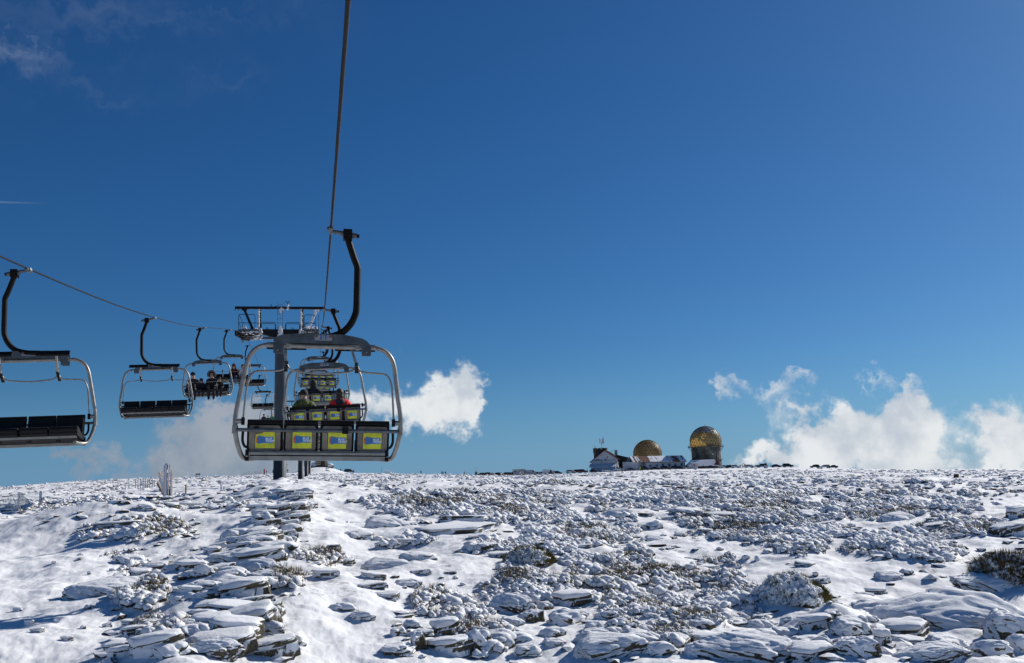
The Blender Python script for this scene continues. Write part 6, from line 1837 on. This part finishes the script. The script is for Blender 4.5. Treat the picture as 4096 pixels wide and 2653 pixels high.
_generic = [(612,2284,118,50),(700,2280,82,50),(1176,2101,122,45),(1223,1985,98,36),(1100,2622,82,70),(970,2414,224,50),(817,2306,92,82),(1152,2172,78,42),(847,2220,66,46),(1300,2318,116,42),(1346,2442,66,32),
 (1435,2154,116,36),(1676,2236,142,50),(1494,2318,92,26),(1635,2348,106,42),(1541,2392,102,32),(2123,2486,112,86),(1911,2592,118,110),(2211,2545,112,50),(2582,2568,168,62),(1594,2544,82,46),(1650,2508,72,42),(1447,2477,102,36),(1380,2444,92,42),(2470,2069,132,36),
 (2794,2628,142,86),(2923,2632,142,82),(3533,2588,68,96),(3287,2590,88,72),(3468,2437,142,46),(3150,2489,72,36),(3240,2070,122,30),(3590,2083,132,30),(3738,2118,108,36),(1490,2360,130,30),(1330,2200,90,30),(1250,2130,80,32),(1105,2050,110,34),(1000,2120,120,30),(1180,2060,70,30),
 (2180,2440,70,50),(1990,2500,90,40),(2480,2500,80,40),(2700,2560,110,55),(2640,2620,130,70),(3080,2640,110,60),(3180,2600,70,50),(3330,2480,90,40),(3560,2470,120,50),(3640,2430,90,40),(3500,2380,80,36),(3560,2320,100,30),(2930,2010,90,22),(2750,2060,150,28),(2880,2075,120,26),(3050,2040,130,24),(3300,2110,100,26),(3450,2140,120,30),(1940,2200,110,34),(2000,2235,90,28),(1640,2180,110,30),(1380,2260,80,26),(770,2390,120,50),(850,2440,110,46),(720,2480,90,40),(780,2540,120,60),(560,2300,90,36),(480,2310,70,30),(520,2250,90,30)]
for (px, py, w, h) in _generic:
    inr = 560 < px < 1260
    if inr and px > 900: continue
    rock(px, py, w, h, 'snow-dusted slab, one of many stepping down the ridge under the lift line' if inr else ('snow-covered stone among the low heath, right of the rock ridge' if px >= 1260 else 'snow-covered stone on the open snow, left of the rock ridge'), RIDGE if inr else ('stones among the heath' if px >= 1260 else 'stones on the left snow'))
# more stones of the ridge and of the boulder field, where the photograph is thick with them
def fill(n, fx, fy, wl, label, group, zf=1.0):
    for _ in range(n):
        for _t in range(20):
            v = rnd.random(); py = fy(v); px = fx(v, rnd.random())
            q, d = ground_at(px, py)
            w_px = rnd.uniform(*wl)*(0.35+0.65*v)
            if all((q.x-a)**2+(q.y-b_)**2 > (c*0.75+w_px*d/F*0.3)**2 for a, b_, c in PLACED): break
        rock(px, py, w_px, w_px*rnd.uniform(.28, .5), label, group, zf=zf)
L1 = 'snow-dusted slab, one of many stepping down the ridge under the lift line'
y_ = 1975.0
while y_ < 2650:
    t_ = (y_-1975)/675; ex = float(np.interp(y_, EDGE_Y, EDGE_X))
    x_ = ex+rnd.uniform(-14, 16); n_row = 2+int(rnd.random() < .6)
    for k in range(n_row):
        w_ = rnd.uniform(75, 150)*(0.75+1.15*t_)*(1.0 if k == 0 else .8)
        rock(x_-w_*.46, y_+rnd.uniform(-8, 8), w_, w_*rnd.uniform(.34, .54), L1 if k == 0 else L1, RIDGE, chunky=0.25 if k == 0 else .45, rz=R(rnd.uniform(-14, 14)), tip=rnd.uniform(-9, 2))
        x_ -= w_*rnd.uniform(.8, 1.0)
    y_ += rnd.uniform(20, 30)*(0.65+1.15*t_)
fill(24, lambda v, r: (1160-v*420)+(r-0.7)*(200+v*260), lambda v: 2010+v*600, (50, 120), L1, RIDGE)
fill(26, lambda v, r: 560+r*420, lambda v: 1985+v*60, (40, 80), 'small stone along the brow of the slope left of the lift tower', 'stones along the left brow')
fill(24, lambda v, r: 1560+r*1200, lambda v: 2440+v*200, (90, 190), 'snow-covered block in the boulder field at the bottom middle', 'blocks at the bottom middle')
fill(20, lambda v, r: 2760+r*1330, lambda v: 2470+v*170, (110, 260), 'snow-covered block in the boulder field at lower right', 'blocks at the lower right')
fill(40, lambda v, r: 1250+r*2750, lambda v: 2000+v*380, (50, 120), 'snow-covered stone among the low heath, right of the rock ridge', 'stones among the heath', 0.9)
fill(10, lambda v, r: 20+r*420, lambda v: 2150+v*430, (24, 50), 'snow-covered stone on the open snow, left of the rock ridge', 'stones on the left snow')

# small stones nobody would count, on the whole hillside
def scatter(n, rmin, rmax, power=1.0, a0=-31, a1=31):
    g = np.random.default_rng(7+n)
    a = g.uniform(R(a0), R(a1), n); r = np.exp(g.uniform(math.log(rmin)*1.0, math.log(rmax), n))
    return r*np.sin(a+YAW), r*np.cos(a+YAW), g
def blob_cloud(name, x, y, rad, zoff, mats, g, sub, squash=(1, 1, .7), jit=.22, mi=None, smooth=True):
    V0 = np.array(ICO[sub][0]); F0 = np.array(ICO[sub][1]); n = len(x); nv = len(V0)
    z = hz(x, y)
    th = g.uniform(0, 6.283, n); ct, st = np.cos(th), np.sin(th)
    sx = rad*g.uniform(.75, 1.3, n)*squash[0]; sy = rad*g.uniform(.75, 1.3, n)*squash[1]; sz = rad*g.uniform(.8, 1.25, n)*squash[2]
    J = 1+g.uniform(-jit, jit, (n, nv, 1))
    P = V0[None]*J
    X = P[..., 0]*sx[:, None]; Y = P[..., 1]*sy[:, None]; Z = P[..., 2]*sz[:, None]
    W = np.stack([X*ct[:, None]-Y*st[:, None]+x[:, None], X*st[:, None]+Y*ct[:, None]+y[:, None], Z+(z+zoff*rad)[:, None]], -1).reshape(-1, 3)
    Q = (F0[None]+(np.arange(n)*nv)[:, None, None]).reshape(-1, 3)
    m_ = None if mi is None else np.repeat(mi, len(F0))
    me = np_mesh(name, W, Q, mats, m_, smooth)
    o = link(name, me); o['kind'] = 'stuff'
    return o
x, y, g = scatter(13000, 20, 440)
n_ = fbm(x*0.06, y*0.04, 3, 77)+0.35*g.uniform(-1, 1, len(x)); r = np.hypot(x, y)
px, py, c = proj(x, y, hz(x, y, False))
clear = ((px > 1230) & (px < 1560) & (py > 2020) & (py < 2130)) | ((px < 420) & (py > 2150)) | ((px > 1150) & (px < 1560) & (py > 2400)) | ((px > 2850) & (px < 3450) & (py > 2210) & (py < 2380)) | ((px > 830) & (px < 1120) & (py > 2060) & (py < 2140))
k = (n_ > 0.08) & (g.uniform(0, 1, len(x)) < 0.45+0.55*sstep(30, 50, r)) & (g.uniform(0, 1, len(x)) > sstep(330, 400, r)*.92) & ~(clear & (g.uniform(0, 1, len(x)) > 0.05))
x, y, r = x[k], y[k], r[k]
o = blob_cloud('loose_stones', x, y, 0.05+0.0011*r+0.10*g.uniform(0, 1, len(x))**3+0.0006*r*g.uniform(0, 1, len(x)), 0.14, [STONE], g, 1, (1.7, 1.05, .50), .38, smooth=False)
tag(o, 'countless small half-buried stones strewn over the snowy hillside', 'loose stones')
# ------------------------------------------------------------------ heath under snow
TUFT = mat_snowy('snow_laden_heath', (0.030, 0.022, 0.012), (0.085, 0.060, 0.028), snow_dir=(-0.25, -0.45, 0.86), lo=0.02, hi=0.30, namp=0.55, nscale=5.0, fine=30)
TUFTFAR = mat_snowy('distant_heath_tufts', (0.040, 0.028, 0.016), (0.10, 0.070, 0.035), snow_dir=(-0.25, -0.45, 0.86), lo=0.22, hi=0.50, namp=0.5, nscale=2.0, fine=9)
TWIG = mat('brown_heath_twig', (0.15, 0.09, 0.03), 0.9, 0, 0.35, 3)
TWIGG = mat('olive_heath_twig', (0.15, 0.14, 0.035), 0.9, 0, 0.35, 3)
def heath():
    # near: clumps a hand wide
    x, y, g = scatter(330000, 19, 85)
    z0 = hz(x, y, False); h = heath_mask(x, y, z0); r = np.hypot(x, y)
    # keep an even density over the ground
    w = (r/85.0)**2*0+np.clip((r/40.0)**2, 0, 1)
    k = g.uniform(0, 1, len(x)) < np.clip(h*1.1-0.05, 0, 1)*np.clip(w+0.12, 0, 1)*0.52
    for (ax, ay, c_) in PLACED[:60]:
        k &= ((x-ax)**2+(y-ay)**2) > (c_*0.55)**2
    x, y, r = x[k], y[k], r[k]
    rad = (0.045+0.055*g.uniform(0, 1, len(x))**2)*np.clip(0.85+r/110, 1, 1.8)
    rad = rad*(0.7+0.8*sstep(-.3, .5, fbm(x*0.5, y*0.5, 2, 15)))
    o = blob_cloud('snow_laden_heath', x, y, rad*1.22, 0.22, [TUFT], g, 1, (1.05, 1.0, .85), .34)
    tag(o, 'low heath plants bowed under lumps of snow all over the slope', 'heath')
    print('heath clumps', len(x))
    return x, y, r, g
hx, hy, hr, hg = heath()
def far_tufts():
    x, y, g = scatter(36000, 58, 470)
    r = np.hypot(x, y)
    n = fbm(x*0.05, y*0.02, 3, 9)+0.6*fbm(x*0.3, y*0.16, 3, 19)
    k = (n+0.30*g.uniform(-1, 1, len(x)) > 0.20) & (g.uniform(0, 1, len(x)) < np.clip((r/200)**0.7, 0.25, 1)*(1-.93*sstep(320, 400, r)))
    x, y, r = x[k], y[k], r[k]
    rad = (0.10+0.13*g.uniform(0, 1, len(x))**2)*np.clip(r/160, 0.8, 1.5)
    o = blob_cloud('distant_heath', x, y, rad, 0.30, [TUFTFAR], g, 1, (1.35, 1.1, .8), .3)
    tag(o, 'speckle of half-snowed heath tufts on the far upper hillside', 'heath')
    print('far tufts', len(x))
far_tufts()
def blades(name, x, y, z, g, hgt, wid, mats, mi, lean=0.5):
    """thin upright twigs, each a slim three-sided spike"""
    n = len(x); a = g.uniform(0, 6.283, n); l = g.uniform(0, lean, n)
    dx, dy = np.cos(a)*l*hgt, np.sin(a)*l*hgt
    t = g.uniform(0, 6.283, n)
    P = []
    for q in range(3):
        b = t+q*2.094; P.append(np.stack([x+wid*np.cos(b), y+wid*np.sin(b), z-0.03], -1))
    P.append(np.stack([x+dx, y+dy, z+hgt], -1))
    V = np.stack(P, 1).reshape(-1, 3)
    F0 = np.array([(0, 1, 3), (1, 2, 3), (2, 0, 3)])
    Q = (F0[None]+(np.arange(n)*4)[:, None, None]).reshape(-1, 3)
    return np_mesh(name, V, Q, mats, np.repeat(mi, 3), smooth=False)
BROWN = [(1275,2228,130,26),(1150,2330,65,45),(2900,2312,190,16),(2650,2292,130,14),(2480,2232,120,14),(2330,2120,110,14),(1900,2010,200,14),(1750,2020,120,14),(560,2095,60,12),(700,2110,50,14),(2050,2320,70,24),(3560,2200,120,18),(3800,2110,120,14),(3000,2040,200,14),(700,2040,60,10),(1120,2420,60,18),(2450,2340,160,30)]
def heath_twigs():
    g = np.random.default_rng(3)
    n = fbm(hx*0.22+4, hy*0.16, 3, 101)
    px, py, c_ = proj(hx, hy, hz(hx, hy, False)); br = np.zeros(len(hx))
    for (ax, ay, rx, ry) in BROWN: br = np.maximum(br, np.exp(-(((px-ax)/rx)**2+((py-ay)/ry)**2)))
    k = (n+0.35*g.uniform(-1, 1, len(hx))+0.9*br > 0.20) & (hr < 80)
    x, y = np.repeat(hx[k], 7), np.repeat(hy[k], 7)
    x = x+g.normal(0, .07, len(x)); y = y+g.normal(0, .07, len(x))
    z = hz(x, y); r = np.hypot(x, y)
    me = blades('heath_twigs', x, y, z, g, g.uniform(.10, .24, len(x)), 0.006+0.00016*r, [TWIG, TWIGG], (g.uniform(0, 1, len(x)) > .6).astype(int), .6)
    o = link('heath_twigs', me); tag(o, 'brown and olive heath twigs poking out of the snow', 'heath twigs', None, 'stuff')
    print('twigs', len(x))
heath_twigs()
def bush(px, py, w_px, h_px, label, green, snow_front, seed, twig_len=.26):
    q, d = ground_at(px, py); g = np.random.default_rng(seed)
    W, H = w_px*d/F/2, h_px*d/F
    fw = Vector((q.x, q.y, 0)).normalized(); rt = Vector((fw.y, -fw.x, 0))
    c = q+fw*W*0.7
    zc = hz1(c.x, c.y)
    t = empty('snowy_bush', (c.x, c.y, zc), -math.atan2(q.x, q.y), label, 'bush', 'bushes on the slope')
    # dome of points on the shell
    n = 5200
    u = g.uniform(-1, 1, n); a = g.uniform(0, 6.283, n); s = np.sqrt(1-u*u)
    nx, ny, nz = s*np.cos(a), s*np.sin(a), np.abs(u)
    lump = 1+0.30*fbm(nx*2.2+seed, ny*2.2+nz*2.2, 3, seed)+0.05*g.uniform(-1, 1, n)
    X, Y, Z = nx*W*lump, ny*W*0.75*lump, nz*H*lump
    # dark woody heart so that the bush is not hollow
    b = MB(); b.blob((0, 0, 0), (W*0.80, W*0.58, H*0.78), 0, 3, .05); b.build('woody_heart', TWIG, t)
    V0 = np.array(ICO[1][0]); F0 = np.array(ICO[1][1])
    front = (-ny*0.85-nx*0.30+nz*0.45+0.55*fbm(nx*4, nz*4, 2, seed+3)) > snow_front
    if snow_front > .8: front = g.uniform(0, 1, n) < .62
    def clumps(mask, rad, jit):
        x, y, z = X[mask], Y[mask], Z[mask]; m = len(x)
        rr = rad*g.uniform(.6, 1.35, m)
        P = V0[None]*(1+g.uniform(-jit, jit, (m, len(V0), 1)))*rr[:, None, None]
        P = P+np.stack([x, y, z], -1)[:, None]
        return P.reshape(-1, 3), (F0[None]+(np.arange(m)*len(V0))[:, None, None]).reshape(-1, 3)
    P, Q = clumps(front & (g.uniform(0, 1, n) < .50), W*(0.052 if snow_front < .8 else .045)*(1 if seed != 22 else 1.0), .38)
    o = link('snow_clumps', np_mesh('snow_clumps', P, Q, [SNOW]), t); o['kind'] = 'stuff'
    # twigs pointing outward
    k = ~front | (g.uniform(0, 1, n) < .16); rep = 3

    x, y, z = np.repeat(X[k], rep)+g.normal(0, W*.03, k.sum()*rep), np.repeat(Y[k], rep)+g.normal(0, W*.03, k.sum()*rep), np.repeat(Z[k], rep)
    dx, dy, dz = np.repeat(nx[k], rep), np.repeat(ny[k], rep), np.repeat(nz[k], rep)+.5
    ln = g.uniform(.4, 1.0, len(x))*twig_len; wd = 0.008
    tt = g.uniform(0, 6.283, len(x)); PP = []
    for qk in range(3):
        bb = tt+qk*2.094; PP.append(np.stack([x+wd*np.cos(bb), y+wd*np.sin(bb), z-0.05], -1))
    PP.append(np.stack([x+dx*ln+g.normal(0, .03, len(x)), y+dy*ln+g.normal(0, .03, len(x)), z+dz*ln*.8], -1))
    V = np.stack(PP, 1).reshape(-1, 3); Fq = np.array([(0, 1, 3), (1, 2, 3), (2, 0, 3)])
    Q = (Fq[None]+(np.arange(len(x))*4)[:, None, None]).reshape(-1, 3)
    o = link('twigs', np_mesh('twigs', V, Q, [TWIG, TWIGG], np.repeat((g.uniform(0, 1, len(x)) < green).astype(int), 3), smooth=False), t); o['kind'] = 'stuff'
bush(3165, 2428, 262, 100, 'dome-shaped bush with a snow-crusted face and olive tips at the lower right', .75, .22, 21, .13)
bush(2115, 2258, 180, 52, 'smaller rounded bush with olive twigs in the middle of the slope', .85, .32, 22, .13)
bush(4035, 2345, 240, 92, 'dark twiggy bush dotted with snow at the right edge', .2, .85, 23, .2)
